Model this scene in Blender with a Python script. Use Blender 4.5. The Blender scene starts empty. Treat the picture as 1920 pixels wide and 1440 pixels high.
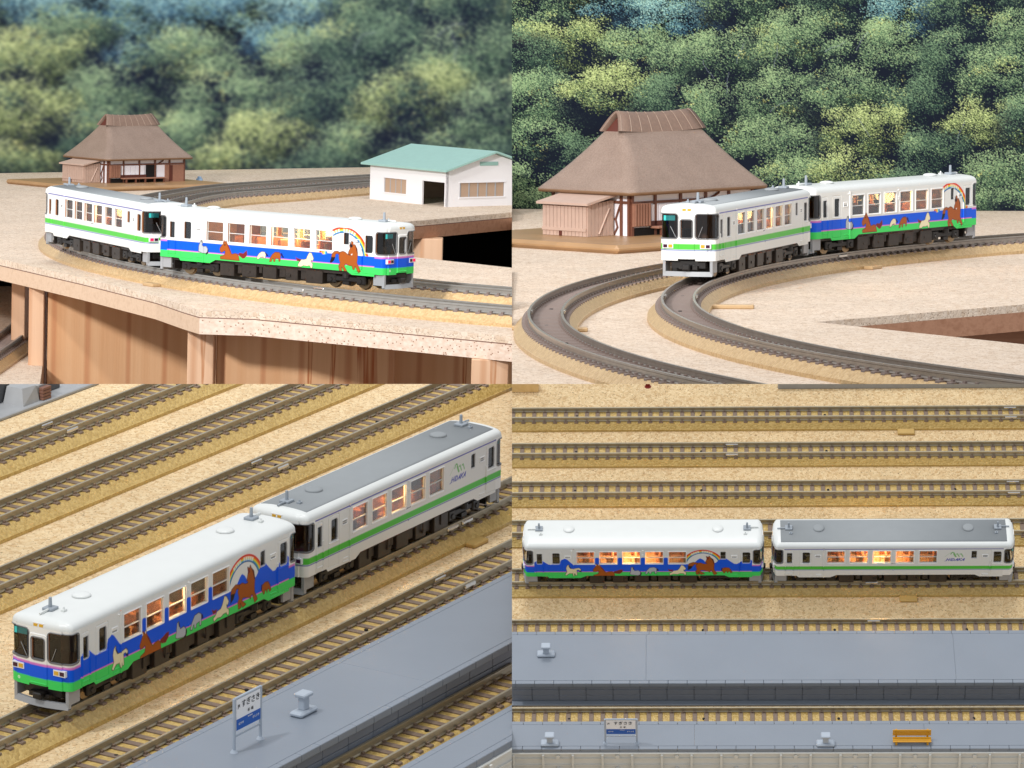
import bpy, bmesh, math, random
import numpy as np
from mathutils import Matrix, Vector
random.seed(7); rng = np.random.default_rng(11)
R_ = math.radians
sc = bpy.context.scene

# ------------------------------------------------------------------ camera, world, lamps, exposure
MM = 0.01                                   # one model millimetre in scene units
ALPHA = R_(5.8)                             # camera looks slightly down
cam_d = bpy.data.cameras.new('camera'); cam = bpy.data.objects.new('camera', cam_d)
sc.collection.objects.link(cam); sc.camera = cam
cam_d.sensor_fit = 'HORIZONTAL'; cam_d.sensor_width = 36.0; cam_d.lens = 36.0 * 8000 / 1920
cam_d.clip_start = 0.1; cam_d.clip_end = 200
cam.location = (0, 0, 0); cam.rotation_euler = (math.pi / 2 - ALPHA, 0, 0)
world = bpy.data.worlds.new('World'); sc.world = world; world.use_nodes = True
bg = world.node_tree.nodes['Background']; bg.inputs[0].default_value = (0.93, 0.96, 1.0, 1); bg.inputs[1].default_value = 0.72
def area_lamp(name, loc, target, size, energy, color):
    d = bpy.data.lights.new(name, 'AREA'); d.shape = 'DISK'; d.size = size; d.energy = energy; d.color = color
    o = bpy.data.objects.new(name, d); sc.collection.objects.link(o); o.location = loc
    o.rotation_euler = (Vector(target) - Vector(loc)).to_track_quat('-Z', 'Y').to_euler(); return o
area_lamp('desk_lamp', (-8.5, 1.5, 14.0), (0, 13, -1), 1.5, 1350, (1.0, 0.98, 0.96))
area_lamp('ceiling_lamp', (-1, 9, 19), (0, 14, -1), 6.0, 1450, (1.0, 0.985, 0.97))
sd = bpy.data.lights.new('spot_lamp', 'SPOT'); sd.energy = 17500; sd.color = (1.0, 0.975, 0.955); sd.spot_size = R_(26); sd.spot_blend = .75; sd.shadow_soft_size = .85
so = bpy.data.objects.new('spot_lamp', sd); sc.collection.objects.link(so); so.location = (-8.5, -2, 6.2)
so.rotation_euler = (Vector((.2, 17.5, 1.1)) - so.location).to_track_quat('-Z', 'Y').to_euler()
sc.view_settings.view_transform = 'Standard'; sc.view_settings.look = 'None'
sc.view_settings.exposure = 0.0; sc.view_settings.gamma = 1.0; sc.view_settings.use_curve_mapping = False
sc.cycles.max_bounces = 8; sc.cycles.transparent_max_bounces = 12

# ------------------------------------------------------------------ the four display boards: pose of each board
# pitch, roll, height of the eye above the rails (mm), model scale
POSE = {'BR': (0.67061, -0.03759, 1233.34, 0.575), 'BL': (0.27142, 0.02037, 366.61, 0.99),
        'TR': (0.09886, -0.00328, 101.04, 1.15), 'TL': (0.10633, 0.02644, 127.70, 1.0)}
BASIS = Matrix(((1, 0, 0), (0, math.cos(ALPHA), math.sin(ALPHA)), (0, -math.sin(ALPHA), math.cos(ALPHA))))
def board_matrix(k):
    p, r, H, lam = POSE[k]
    f = Vector((0, math.cos(p), -math.sin(p))); u = Vector((0, math.sin(p), math.cos(p))); x = Vector((1, 0, 0))
    x2 = math.cos(r) * x + math.sin(r) * u; u2 = -math.sin(r) * x + math.cos(r) * u
    Rm = Matrix((x2, f, u2)); M = (BASIS @ Rm) * (lam * MM)
    return Matrix.Translation(M @ Vector((0, 0, -H))) @ M.to_4x4()
BM = {k: board_matrix(k) for k in POSE}
BINV = {k: (BASIS.transposed().to_4x4() @ BM[k]) for k in POSE}   # board mm -> eye frame
DIORAMA = {k: [] for k in POSE}

def srgb(c):
    if isinstance(c, str): c = tuple(int(c[i:i + 2], 16) for i in (0, 2, 4))
    return tuple((v / 255 / 12.92 if v / 255 <= .04045 else ((v / 255 + .055) / 1.055) ** 2.4) for v in c)

# ------------------------------------------------------------------ materials
class NT:
    def __init__(s, name):
        s.m = bpy.data.materials.new(name); s.m.use_nodes = True; s.t = s.m.node_tree; s.n = s.t.nodes
        s.b = s.n['Principled BSDF']; s.out = s.n['Material Output']
    def new(s, t, **kw):
        n = s.n.new(t)
        for k, v in kw.items():
            if k in n.inputs: n.inputs[k].default_value = v
            else: setattr(n, k, v)
        return n
    def link(s, a, b): s.t.links.new(a, b)
    def coords(s, scale=(1, 1, 1)):
        c = s.new('ShaderNodeTexCoord'); m = s.new('ShaderNodeMapping'); m.inputs['Scale'].default_value = scale
        s.link(c.outputs['Object'], m.inputs['Vector']); return m.outputs['Vector']
    def ramp(s, fac, stops):
        r = s.new('ShaderNodeValToRGB'); e = r.color_ramp.elements
        while len(e) < len(stops): e.new(.5)
        for el, (p, c) in zip(e, stops): el.position = p; el.color = (*c, 1)
        s.link(fac, r.inputs['Fac']); return r.outputs['Color']
    def mix(s, fac, a, b, mode='MIX'):
        m = s.new('ShaderNodeMix', data_type='RGBA', blend_type=mode)
        for sock, v in ((m.inputs[0], fac), (m.inputs[6], a), (m.inputs[7], b)):
            if isinstance(v, (int, float)): sock.default_value = v
            elif isinstance(v, tuple): sock.default_value = (*v, 1)
            else: s.link(v, sock)
        return m.outputs[2]
    def bump(s, h, strength, dist):
        b = s.new('ShaderNodeBump', Strength=strength, Distance=dist); s.link(h, b.inputs['Height']); s.link(b.outputs['Normal'], s.b.inputs['Normal'])
def plain(name, col, rough=.5, metal=0., spec=.4, var=.0, vscale=.3, bump=0., bscale=3., emit=None, estr=0.):
    t = NT(name); c = srgb(col); t.b.inputs['Base Color'].default_value = (*c, 1)
    t.b.inputs['Roughness'].default_value = rough; t.b.inputs['Metallic'].default_value = metal; t.b.inputs['Specular IOR Level'].default_value = spec
    if var or bump: v = t.coords()
    if var:
        n = t.new('ShaderNodeTexNoise', Scale=vscale, Detail=5.0); t.link(v, n.inputs['Vector'])
        col_ = t.ramp(n.outputs['Fac'], [(.3, tuple(x * (1 - var) for x in c)), (.7, tuple(min(1, x * (1 + var)) for x in c))]); t.link(col_, t.b.inputs['Base Color'])
    if bump:
        n2 = t.new('ShaderNodeTexNoise', Scale=bscale, Detail=3.0); t.link(v, n2.inputs['Vector']); t.bump(n2.outputs['Fac'], bump, .004)
    if emit: t.b.inputs['Emission Color'].default_value = (*srgb(emit), 1); t.b.inputs['Emission Strength'].default_value = estr
    return t.m
def cork(name, a, b, c, dark, gs=.55, flat=1.0):
    t = NT(name); v = t.coords((1, 1, flat)); w = t.new('ShaderNodeTexNoise', Scale=.9, Detail=2.0); t.link(v, w.inputs['Vector'])
    ad = t.new('ShaderNodeVectorMath', operation='MULTIPLY_ADD'); ad.inputs[1].default_value = (1.1, 1.1, 1.1); t.link(w.outputs['Color'], ad.inputs[0]); t.link(v, ad.inputs[2])
    vo = t.new('ShaderNodeTexVoronoi', Scale=gs); t.link(ad.outputs[0], vo.inputs['Vector'])
    ve = t.new('ShaderNodeTexVoronoi', Scale=gs, feature='DISTANCE_TO_EDGE'); t.link(ad.outputs[0], ve.inputs['Vector'])
    sp = t.new('ShaderNodeSeparateColor'); t.link(vo.outputs['Color'], sp.inputs[0])
    base = t.ramp(sp.outputs[0], [(0, srgb(a)), (.5, srgb(b)), (1, srgb(c))])
    n1 = t.new('ShaderNodeTexNoise', Scale=1.5, Detail=4.0); t.link(v, n1.inputs['Vector'])
    thr = t.ramp(n1.outputs['Fac'], [(.56, (0, 0, 0)), (.64, (1, 1, 1))])
    edge = t.ramp(ve.outputs['Distance'], [(.0, (1, 1, 1)), (.13, (0, 0, 0))])
    mul = t.mix(1.0, thr, edge, 'MULTIPLY'); base2 = t.mix(mul, base, srgb(dark))
    n3 = t.new('ShaderNodeTexNoise', Scale=.045, Detail=3.0); t.link(v, n3.inputs['Vector'])
    big = t.ramp(n3.outputs['Fac'], [(.3, (.9, .9, .9)), (.7, (1.0, 1.0, 1.0))]); t.link(t.mix(1.0, base2, big, 'MULTIPLY'), t.b.inputs['Base Color'])
    t.b.inputs['Roughness'].default_value = .75; t.b.inputs['Specular IOR Level'].default_value = .25
    hh = t.ramp(ve.outputs['Distance'], [(.0, (0, 0, 0)), (.15, (1, 1, 1))]); n4 = t.new('ShaderNodeTexNoise', Scale=2.5, Detail=3.0); t.link(v, n4.inputs['Vector'])
    t.bump(t.mix(.5, hh, n4.outputs['Fac']), .55, .0035); return t.m
def ballast(name, a, b, lam=1.0):
    t = NT(name); v = t.coords(); vo = t.new('ShaderNodeTexVoronoi', Scale=1.25); t.link(v, vo.inputs['Vector'])
    sp = t.new('ShaderNodeSeparateColor'); t.link(vo.outputs['Color'], sp.inputs[0])
    t.link(t.ramp(sp.outputs[0], [(0, srgb(a)), (1, srgb(b))]), t.b.inputs['Base Color']); t.b.inputs['Roughness'].default_value = .38; t.b.inputs['Specular IOR Level'].default_value = .55
    n = t.new('ShaderNodeTexNoise', Scale=3.0, Detail=2.0); t.link(v, n.inputs['Vector'])
    h = t.mix(.25, t.ramp(vo.outputs['Distance'], [(0, (1, 1, 1)), (.8, (0, 0, 0))]), n.outputs['Fac']); t.bump(h, .6, .003 * lam); return t.m
def wood(name, a, b, axis=2, dark=None, sc_=.22):
    t = NT(name); s = [1.0, 1.0, 1.0]; s[axis] = .03; v = t.coords(tuple(s))
    n = t.new('ShaderNodeTexNoise', Scale=sc_, Detail=6.0, Distortion=.6); t.link(v, n.inputs['Vector'])
    stops = [(.30, srgb(a)), (.55, srgb(b))] + ([(.585, srgb(b)), (.615, srgb(dark)), (.65, srgb(a))] if dark else [(.75, srgb(a))])
    colr = t.ramp(n.outputs['Fac'], stops)
    if dark:                                                     # growth-ring streaks along the grain
        wv = t.new('ShaderNodeTexWave', Scale=.021, Distortion=7.0, Detail=3.0); wv.inputs['Detail Scale'].default_value = .6; t.link(v, wv.inputs['Vector'])
        colr = t.mix(t.ramp(wv.outputs['Fac'], [(.0, (.45, .45, .45)), (.09, (0, 0, 0))]), colr, srgb(dark))
    t.link(colr, t.b.inputs['Base Color']); t.b.inputs['Roughness'].default_value = .55; t.b.inputs['Specular IOR Level'].default_value = .3
    n2 = t.new('ShaderNodeTexNoise', Scale=1.5, Detail=4.0); t.link(v, n2.inputs['Vector']); t.bump(n2.outputs['Fac'], .25, .003); return t.m
def endgrain(name):
    t = NT(name); v = t.coords((1, 1, 1.4)); vo = t.new('ShaderNodeTexVoronoi', Scale=.62, Randomness=1.0); t.link(v, vo.inputs['Vector'])
    dots = t.ramp(vo.outputs['Distance'], [(.16, (1, 1, 1)), (.24, (0, 0, 0))]); n = t.new('ShaderNodeTexNoise', Scale=.5, Detail=4.0); t.link(v, n.inputs['Vector'])
    base = t.ramp(n.outputs['Fac'], [(.3, srgb((210, 184, 164))), (.7, srgb((232, 212, 196)))])
    t.link(t.mix(dots, base, srgb((150, 112, 88))), t.b.inputs['Base Color']); t.b.inputs['Roughness'].default_value = .8; t.bump(n.outputs['Fac'], .4, .003); return t.m
def painted(name, rough=.32, inner=(176, 120, 84), twosided=True, spec=.28):
    t = NT(name); a = t.new('ShaderNodeVertexColor', layer_name='paint')
    if twosided:
        g = t.new('ShaderNodeNewGeometry'); t.link(t.mix(g.outputs['Backfacing'], a.outputs['Color'], srgb(inner)), t.b.inputs['Base Color'])
    else: t.link(a.outputs['Color'], t.b.inputs['Base Color'])
    t.b.inputs['Roughness'].default_value = rough; t.b.inputs['Specular IOR Level'].default_value = spec; return t.m
def glass(name, tint=(235, 240, 240), amount=.86):
    t = NT(name); tr = t.new('ShaderNodeBsdfTransparent'); tr.inputs[0].default_value = (*srgb(tint), 1)
    gl = t.new('ShaderNodeBsdfGlossy'); gl.inputs['Roughness'].default_value = .04; mx = t.new('ShaderNodeMixShader')
    fr = t.new('ShaderNodeFresnel', IOR=1.5); ad = t.new('ShaderNodeMath', operation='MULTIPLY_ADD'); ad.inputs[1].default_value = amount; ad.inputs[2].default_value = .02
    t.link(fr.outputs[0], ad.inputs[0]); t.link(ad.outputs[0], mx.inputs[0]); t.link(tr.outputs[0], mx.inputs[1]); t.link(gl.outputs[0], mx.inputs[2]); t.link(mx.outputs[0], t.out.inputs['Surface']); return t.m
def thatch(name):
    t = NT(name); v = t.coords(); n = t.new('ShaderNodeTexNoise', Scale=1.6, Detail=5.0); t.link(v, n.inputs['Vector'])
    n2 = t.new('ShaderNodeTexNoise', Scale=.12, Detail=3.0); t.link(v, n2.inputs['Vector'])
    c = t.ramp(n.outputs['Fac'], [(.35, srgb((134, 113, 100))), (.62, srgb((156, 134, 120)))]); t.link(t.mix(.35, c, t.ramp(n2.outputs['Fac'], [(.3, srgb((132, 111, 98))), (.7, srgb((160, 138, 124)))])), t.b.inputs['Base Color'])
    t.b.inputs['Roughness'].default_value = .36; t.b.inputs['Specular IOR Level'].default_value = .5
    vo = t.new('ShaderNodeTexNoise', Scale=2.6, Detail=3.0, Roughness=.65); t.link(v, vo.inputs['Vector']); t.bump(vo.outputs['Fac'], .8, .0035); return t.m
M = {}
M['cork_top'] = cork('cork_pinkish', (221, 200, 178), (231, 213, 194), (208, 184, 160), (118, 82, 58), .7)
M['cork_low'] = cork('cork_golden', (216, 186, 140), (230, 205, 162), (200, 166, 120), (88, 58, 30), .95)
M['cork_lowL'] = cork('cork_pale', (217, 188, 144), (229, 206, 166), (204, 172, 128), (98, 66, 38), .85)
M['bal_top'] = ballast('ballast_tan', (186, 154, 108), (208, 178, 132)); M['bal_low'] = ballast('ballast_ochre', (178, 148, 82), (202, 174, 108))
M['plain_tan'] = plain('tan_plastic', (188, 158, 118), .45, var=.06)
M['plain_och'] = plain('ochre_plastic', (186, 154, 92), .45, var=.06)
M['sleeper_low'] = plain('sleeper_brown', (122, 104, 90), .5, var=.10, vscale=1.2); M['sleeper_top'] = plain('sleeper_grey_brown', (128, 113, 107), .5, var=.08, vscale=1.2)
M['rail_low'] = plain('rail_bronze', (160, 150, 128), .36, .35, var=.08, vscale=.4); M['rail_top'] = plain('rail_steel', (156, 148, 140), .28, .5, var=.10, vscale=.4)
M['rail_steel'] = plain('rail_bright_steel', (156, 154, 150), .33, .4, var=.08, vscale=.4)
M['joiner'] = plain('joiner_silver', (206, 204, 200), .25, .9)
M['car'] = painted('car_paint'); M['white'] = plain('white_paint', (218, 221, 219), .33, var=.012, vscale=.2); M['roofgrey'] = plain('roof_grey', (142, 147, 150), .62, var=.02, vscale=.2)
M['gear'] = plain('grey_plastic', (150, 158, 166), .4); M['black'] = plain('black_plastic', (34, 31, 30), .42, var=.2, vscale=.5); M['brownblk'] = plain('brown_black_plastic', (52, 45, 40), .42, var=.2, vscale=.5)
M['plow'] = plain('plow_grey', (158, 160, 163), .4); M['wheel'] = plain('wheel_metal', (150, 128, 100), .3, .85); M['tyreblk'] = plain('wheel_black', (28, 26, 25), .4)
M['pane'] = glass('window_glass'); M['paneblk'] = glass('cab_glass', (205, 207, 210), .95)
M['amber'] = plain('amber_lens', (206, 160, 50), .2, emit=(230, 176, 50), estr=.08); M['purple'] = plain('dark_red_lens', (66, 24, 48), .15)
M['red'] = plain('red_lens', (226, 30, 84), .2, emit=(235, 30, 84), estr=.5); M['teal'] = plain('sign_teal', (60, 190, 186), .4, emit=(64, 200, 196), estr=.12)
M['seat'] = plain('seat_brown', (158, 96, 62), .6, var=.1); M['floor_in'] = plain('cabin_floor', (168, 126, 96), .6); M['dark_in'] = plain('cab_dark', (52, 46, 44), .6)
M['silver'] = plain('silver_trim', (170, 172, 174), .3, .4)
M['deck'] = plain('platform_grey', (128, 136, 147), .42, spec=.35, var=.03, vscale=.05, bump=.08, bscale=2.5); M['deck2'] = plain('platform_side', (120, 128, 142), .5, var=.04, vscale=.2)
M['deckwall'] = plain('platform_cream', (208, 209, 205), .5, var=.03, vscale=.3)
M['fix'] = plain('fixture_grey', (166, 176, 188), .36); M['signw'] = plain('sign_white', (232, 234, 238), .35); M['signb'] = plain('sign_blue', (22, 88, 176), .35); M['ink'] = plain('sign_ink', (20, 22, 30), .5)
M['thatch'] = thatch('thatch_brown'); M['thatch_edge'] = plain('thatch_edge', (128, 98, 72), .5, var=.08); M['ridge'] = plain('ridge_brown', (132, 108, 94), .42, var=.08, vscale=.8, bump=.3)
M['strip'] = plain('ridge_binding', (158, 136, 120), .4); M['plaster'] = plain('white_plaster', (240, 238, 244), .5); M['timber'] = plain('timber_red_brown', (112, 70, 54), .45, var=.12, vscale=.6)
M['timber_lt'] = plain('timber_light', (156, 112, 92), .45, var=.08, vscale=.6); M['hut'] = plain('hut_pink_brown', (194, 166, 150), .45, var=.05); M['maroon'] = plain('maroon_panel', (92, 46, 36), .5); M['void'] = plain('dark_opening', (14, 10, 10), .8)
M['plate'] = plain('house_base', (168, 132, 94), .38, var=.1, vscale=.08, bump=.1, bscale=.5)
M['teal_roof'] = plain('teal_roof', (146, 184, 176), .45, var=.03); M['shedw'] = plain('shed_white', (228, 226, 228), .5); M['shed_in'] = plain('shed_inside', (172, 146, 124), .6)
M['wood_v'] = wood('pine_board', (206, 164, 130), (220, 182, 150), 2, (186, 130, 90), .16); M['wood_r'] = wood('pine_panel', (212, 162, 118), (222, 178, 136), 2, (170, 92, 48), .14)
M['wood_h'] = wood('ply_edge', (204, 174, 146), (216, 188, 162), 0, None, .5); M['wood_x'] = wood('ply_edge_brown', (158, 112, 84), (176, 130, 102), 0, None, .4); M['endg'] = endgrain('end_grain'); M['blockw'] = wood('light_block', (214, 178, 116), (226, 194, 138), 1)
M['shadeblk'] = plain('shade_black', (10, 9, 9), .95, spec=.05); M['bluebox'] = plain('blue_grey_box', (132, 160, 188), .5)  # first: black painted in for the shade below the boards
M['redpost'] = plain('red_brown_post', (122, 34, 26), .4); M['greybase'] = plain('grey_base', (150, 152, 154), .45, var=.05); M['yellow'] = plain('yellow_bench', (206, 150, 36), .4); M['darkgrey'] = plain('dark_grey_box', (74, 76, 80), .5)
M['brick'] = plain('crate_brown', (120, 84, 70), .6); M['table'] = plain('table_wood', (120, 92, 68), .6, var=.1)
M['hole'] = plain('hole_black', (22, 18, 18), .7)
M['scrape'] = plain('green_scrape', (120, 196, 150), .4)

# ------------------------------------------------------------------ mesh helpers (all in millimetres)
class MB:
    def __init__(s): s.v = []; s.f = []; s.m = []
    def add(s, verts, faces, mi=0):
        o = len(s.v); s.v += [tuple(p) for p in verts]; s.f += [tuple(i + o for i in f) for f in faces]; s.m += [mi] * len(faces); return s
    def box(s, x0, x1, y0, y1, z0, z1, mi=0, b=0.):
        if b <= 0:
            return s.add([(x0, y0, z0), (x1, y0, z0), (x1, y1, z0), (x0, y1, z0), (x0, y0, z1), (x1, y0, z1), (x1, y1, z1), (x0, y1, z1)],
                         [(3, 2, 1, 0), (4, 5, 6, 7), (0, 1, 5, 4), (1, 2, 6, 5), (2, 3, 7, 6), (3, 0, 4, 7)], mi)
        rings = [(b, z0), (0, z0 + b), (0, z1 - b), (b, z1)]; V = []
        for d, z in rings: V += [(x0 + d, y0 + b, z) if d == 0 else (x0 + b, y0 + b, z), (x1 - b, y0 + d, z), (x1 - d, y1 - b, z), (x0 + b, y1 - d, z)] if False else []
        V = []; 
        for d, z in rings:
            e = b
            V += [(x0 + e, y0 + d, z), (x1 - e, y0 + d, z), (x1 - d, y0 + e, z), (x1 - d, y1 - e, z), (x1 - e, y1 - d, z), (x0 + e, y1 - d, z), (x0 + d, y1 - e, z), (x0 + d, y0 + e, z)]
        F = [tuple(range(7, -1, -1)), tuple(range(24, 32))]
        for r in range(3):
            for i in range(8): F.append((r * 8 + i, r * 8 + (i + 1) % 8, r * 8 + 8 + (i + 1) % 8, r * 8 + 8 + i))
        return s.add(V, F, mi)
    def prism(s, poly, z0, z1, mi=0, side=None):
        n = len(poly); V = [(x, y, z0) for x, y in poly] + [(x, y, z1) for x, y in poly]
        s.add(V, [tuple(range(n - 1, -1, -1)), tuple(range(n, 2 * n))], mi)
        for i in range(n):
            a, b = poly[i], poly[(i + 1) % n]
            s.add([(a[0], a[1], z0), (b[0], b[1], z0), (b[0], b[1], z1), (a[0], a[1], z1)], [(0, 1, 2, 3)], mi if side is None else (side[i] if isinstance(side, list) else side))
        return s
    def cyl(s, c, ax, r0, r1, h, n=14, mi=0):
        V = []; 
        for k, r in ((0, r0), (h, r1)):
            for i in range(n):
                a = 2 * math.pi * i / n; p = [r * math.cos(a), r * math.sin(a)]
                q = {'z': (p[0], p[1], k), 'y': (p[0], k, p[1]), 'x': (k, p[0], p[1])}[ax]; V.append((c[0] + q[0], c[1] + q[1], c[2] + q[2]))
        F = [(i, (i + 1) % n, n + (i + 1) % n, n + i) for i in range(n)] + [tuple(range(n - 1, -1, -1)), tuple(range(n, 2 * n))]
        return s.add(V, F, mi)
    def dome(s, c, r, h, n=20, m=5, mi=0, base=.25):
        V = [(c[0] + r * math.cos(2 * math.pi * i / n), c[1] + r * math.sin(2 * math.pi * i / n), c[2]) for i in range(n)]
        for j in range(m):
            a = j / m * math.pi / 2; V += [(c[0] + r * math.cos(a) * math.cos(2 * math.pi * i / n), c[1] + r * math.cos(a) * math.sin(2 * math.pi * i / n), c[2] + base + h * math.sin(a)) for i in range(n)]
        F = [(j * n + i, j * n + (i + 1) % n, (j + 1) * n + (i + 1) % n, (j + 1) * n + i) for j in range(m) for i in range(n)] + [tuple(range(m * n, m * n + n))]
        return s.add(V, F, mi)
    def tube(s, pts, r, n=6, mi=0):
        pts = [Vector(p) for p in pts]; V = []; F = []
        for k, p in enumerate(pts):
            d = (pts[min(k + 1, len(pts) - 1)] - pts[max(k - 1, 0)]).normalized(); u = d.orthogonal().normalized(); w = d.cross(u)
            V += [tuple(p + r * (math.cos(2 * math.pi * i / n) * u + math.sin(2 * math.pi * i / n) * w)) for i in range(n)]
        for k in range(len(pts) - 1): F += [(k * n + i, k * n + (i + 1) % n, k * n + n + (i + 1) % n, k * n + n + i) for i in range(n)]
        F += [tuple(range(n - 1, -1, -1)), tuple(range((len(pts) - 1) * n, len(pts) * n))]
        return s.add(V, F, mi)
    def mesh(s, name, mats, smooth=False):
        me = bpy.data.meshes.new(name); me.from_pydata(s.v, [], s.f); 
        for m in (mats if isinstance(mats, (list, tuple)) else [mats]): me.materials.append(M[m] if isinstance(m, str) else m)
        me.polygons.foreach_set('material_index', s.m)
        bm = bmesh.new(); bm.from_mesh(me); bmesh.ops.recalc_face_normals(bm, faces=bm.faces); bm.to_mesh(me); bm.free()
        if smooth: me.polygons.foreach_set('use_smooth', [True] * len(me.polygons))
        me.update(); return me
def link(o): sc.collection.objects.link(o); return o
def tag(o, label, cat, group=None):
    o['label'] = label; o['category'] = cat
    if group: o['group'] = group
    return o
def top_matrix(k, x=0, y=0, z=0, yaw=0, s=1.): return BM[k] @ Matrix.Translation((x, y, z)) @ Matrix.Rotation(yaw, 4, 'Z') @ Matrix.Scale(s, 4)
def thing(k, name, label, cat, x=0, y=0, z=0, yaw=0, group=None, s=1.):
    o = link(bpy.data.objects.new(name, None)); o.empty_display_size = .5; o.matrix_world = top_matrix(k, x, y, z, yaw, s); DIORAMA[k].append(o); return tag(o, label, cat, group)
def solo(k, name, me, label, cat, x=0, y=0, z=0, yaw=0, group=None, s=1.):
    o = link(bpy.data.objects.new(name, me)); o.matrix_world = top_matrix(k, x, y, z, yaw, s); DIORAMA[k].append(o); return tag(o, label, cat, group)
def struct(k, name, me, x=0, y=0, z=0, yaw=0):
    o = link(bpy.data.objects.new(name, me)); o.matrix_world = top_matrix(k, x, y, z, yaw); DIORAMA[k].append(o); o['kind'] = 'structure'; return o
def part(name, me, parent, loc=None, rz=0.):
    o = link(bpy.data.objects.new(name, me)); o.parent = parent
    if loc is not None: o.location = loc
    if rz: o.rotation_euler = (0, 0, rz)
    return o
def copy_tree(o, parent=None):
    c = o.copy(); link(c); c.parent = parent
    for ch in o.children: copy_tree(ch, c)
    return c
EYE = {}
def eye_px(k, p):
    q = BINV[k] @ Vector(p)
    return 960 + 8000 * q.x / q.y, 720 - 8000 * q.z / q.y
FRAME = {'TL': (0, 960, 0, 720), 'TR': (960, 1920, 0, 720), 'BL': (0, 960, 720, 1440), 'BR': (960, 1920, 720, 1440)}
def in_view(k, p, m=45):
    x, y = eye_px(k, p); f = FRAME[k]; return f[0] - m < x < f[1] + m and f[2] - m < y < f[3] + m
LAMPM = plain('lamp_glow', (255, 220, 150), .5, emit=(255, 200, 120), estr=2.5)
# ------------------------------------------------------------------ the two railcars (mm; x along, z up from the rail head)
L_, W_, RC = 52.5, 9.3, 2.3
STEP = .185
def outline():
    P = []; K = []          # K: (region, coordinate)
    def bow(y): return .75 * (abs(y) / W_) ** 2.2
    ns = int(round(2 * (L_ - RC) / STEP))
    seg = [(-L_ + RC + 2 * (L_ - RC) * i / ns, -W_) for i in range(ns)]
    arc = []; na = int(round(RC * math.pi / 2 / STEP))
    e = .75
    for i in range(na):
        a = -math.pi / 2 + math.pi / 2 * i / na; arc.append((L_ - RC + (RC - e) * math.cos(a), -W_ + RC + RC * math.sin(a)))
    ne = int(round(2 * (W_ - RC) / STEP)); end = []
    for i in range(ne):
        y = -W_ + RC + 2 * (W_ - RC) * i / ne; end.append((L_ - e + (.75 - bow(y)) * 1.0 - (.0 if True else 0), y))
    arc2 = [(x, -y) for x, y in reversed(arc)]
    # make arc2 continue from the end to the side without a double point
    arc2 = []
    for i in range(na):
        a = math.pi / 2 * i / na; arc2.append((L_ - RC + (RC - e) * math.cos(a), W_ - RC + RC * math.sin(a)))
    half = seg + arc + end + arc2
    full = half + [(-x, -y) for x, y in half]
    return np.array(full)
OUT = outline()
NXT = np.roll(OUT, -1, 0); PRV = np.roll(OUT, 1, 0)
tan = NXT - PRV; tan /= np.linalg.norm(tan, axis=1)[:, None]; NRM = np.stack([tan[:, 1], -tan[:, 0]], 1)
ARC = np.concatenate([[0], np.cumsum(np.linalg.norm(NXT - OUT, axis=1))[:-1]]); PER = ARC[-1] + np.linalg.norm(OUT[0] - OUT[-1])
def centre_arc(pt): return ARC[np.argmin(((OUT - np.array(pt)) ** 2).sum(1))]
CEN = {'B': centre_arc((0, -W_)), 'E+': centre_arc((L_, 0)), 'A': centre_arc((0, W_)), 'E-': centre_arc((-L_, 0))}
def rel(reg):
    d = ARC - CEN[reg]; return (d + PER / 2) % PER - PER / 2
REL = {r: rel(r) for r in CEN}
ZR = np.arange(4.95, 21.5 + .01, STEP); ZR[-1] = 21.5
WIN_B = [(-28.8 + 10 * i, -21.2 + 10 * i, 13.0, 19.9, .15) for i in range(5)]
WIN_A = [(-28.8 + 10 * i, -21.2 + 10 * i, 13.0, 19.9, .15) for i in range(6)]
DOORS = [(-46.2, -44.0, 13.1, 18.9, .3), (-39.4, -36.3, 13.0, 19.2, .6), (33.9, 36.1, 15.6, 19.8, .3), (43.4, 46.7, 13.2, 19.4, .7)]
CAB = [(-12.3, -3.1, 13.1, 20.6, .8), (3.1, 12.3, 13.1, 20.6, .8), (-1.9, 1.9, 13.3, 18.8, .6)]
OPEN = {'B': WIN_B + DOORS, 'A': WIN_A + DOORS, 'E+': CAB, 'E-': CAB}
def rrect(s, z, o):
    s0, s1, z0, z1, r = o; cx, cz = (s0 + s1) / 2, (z0 + z1) / 2
    dx = np.abs(s - cx) - (s1 - s0) / 2 + r; dz = np.abs(z - cz) - (z1 - z0) / 2 + r
    return np.hypot(np.maximum(dx, 0), np.maximum(dz, 0)) + np.minimum(np.maximum(dx, dz), 0) - r
def skirt(s):                                  # lower edge of the body side
    return np.interp(s, [-53, -42, -41, -27, -24.5, 35.5, 37.5, 48, 49.5, 53], [5.9, 5.9, 5.0, 5.0, 6.3, 6.3, 5.2, 5.2, 5.9, 5.9])
COL = {'brn': (165, 84, 24), 'mar': (122, 36, 34), 'crm': (236, 224, 186), 'gry': (178, 184, 192), 'blk': (26, 20, 26), 'nav': (18, 20, 88), 'wht': (240, 238, 232), 'drk': (84, 30, 20)}
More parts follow.
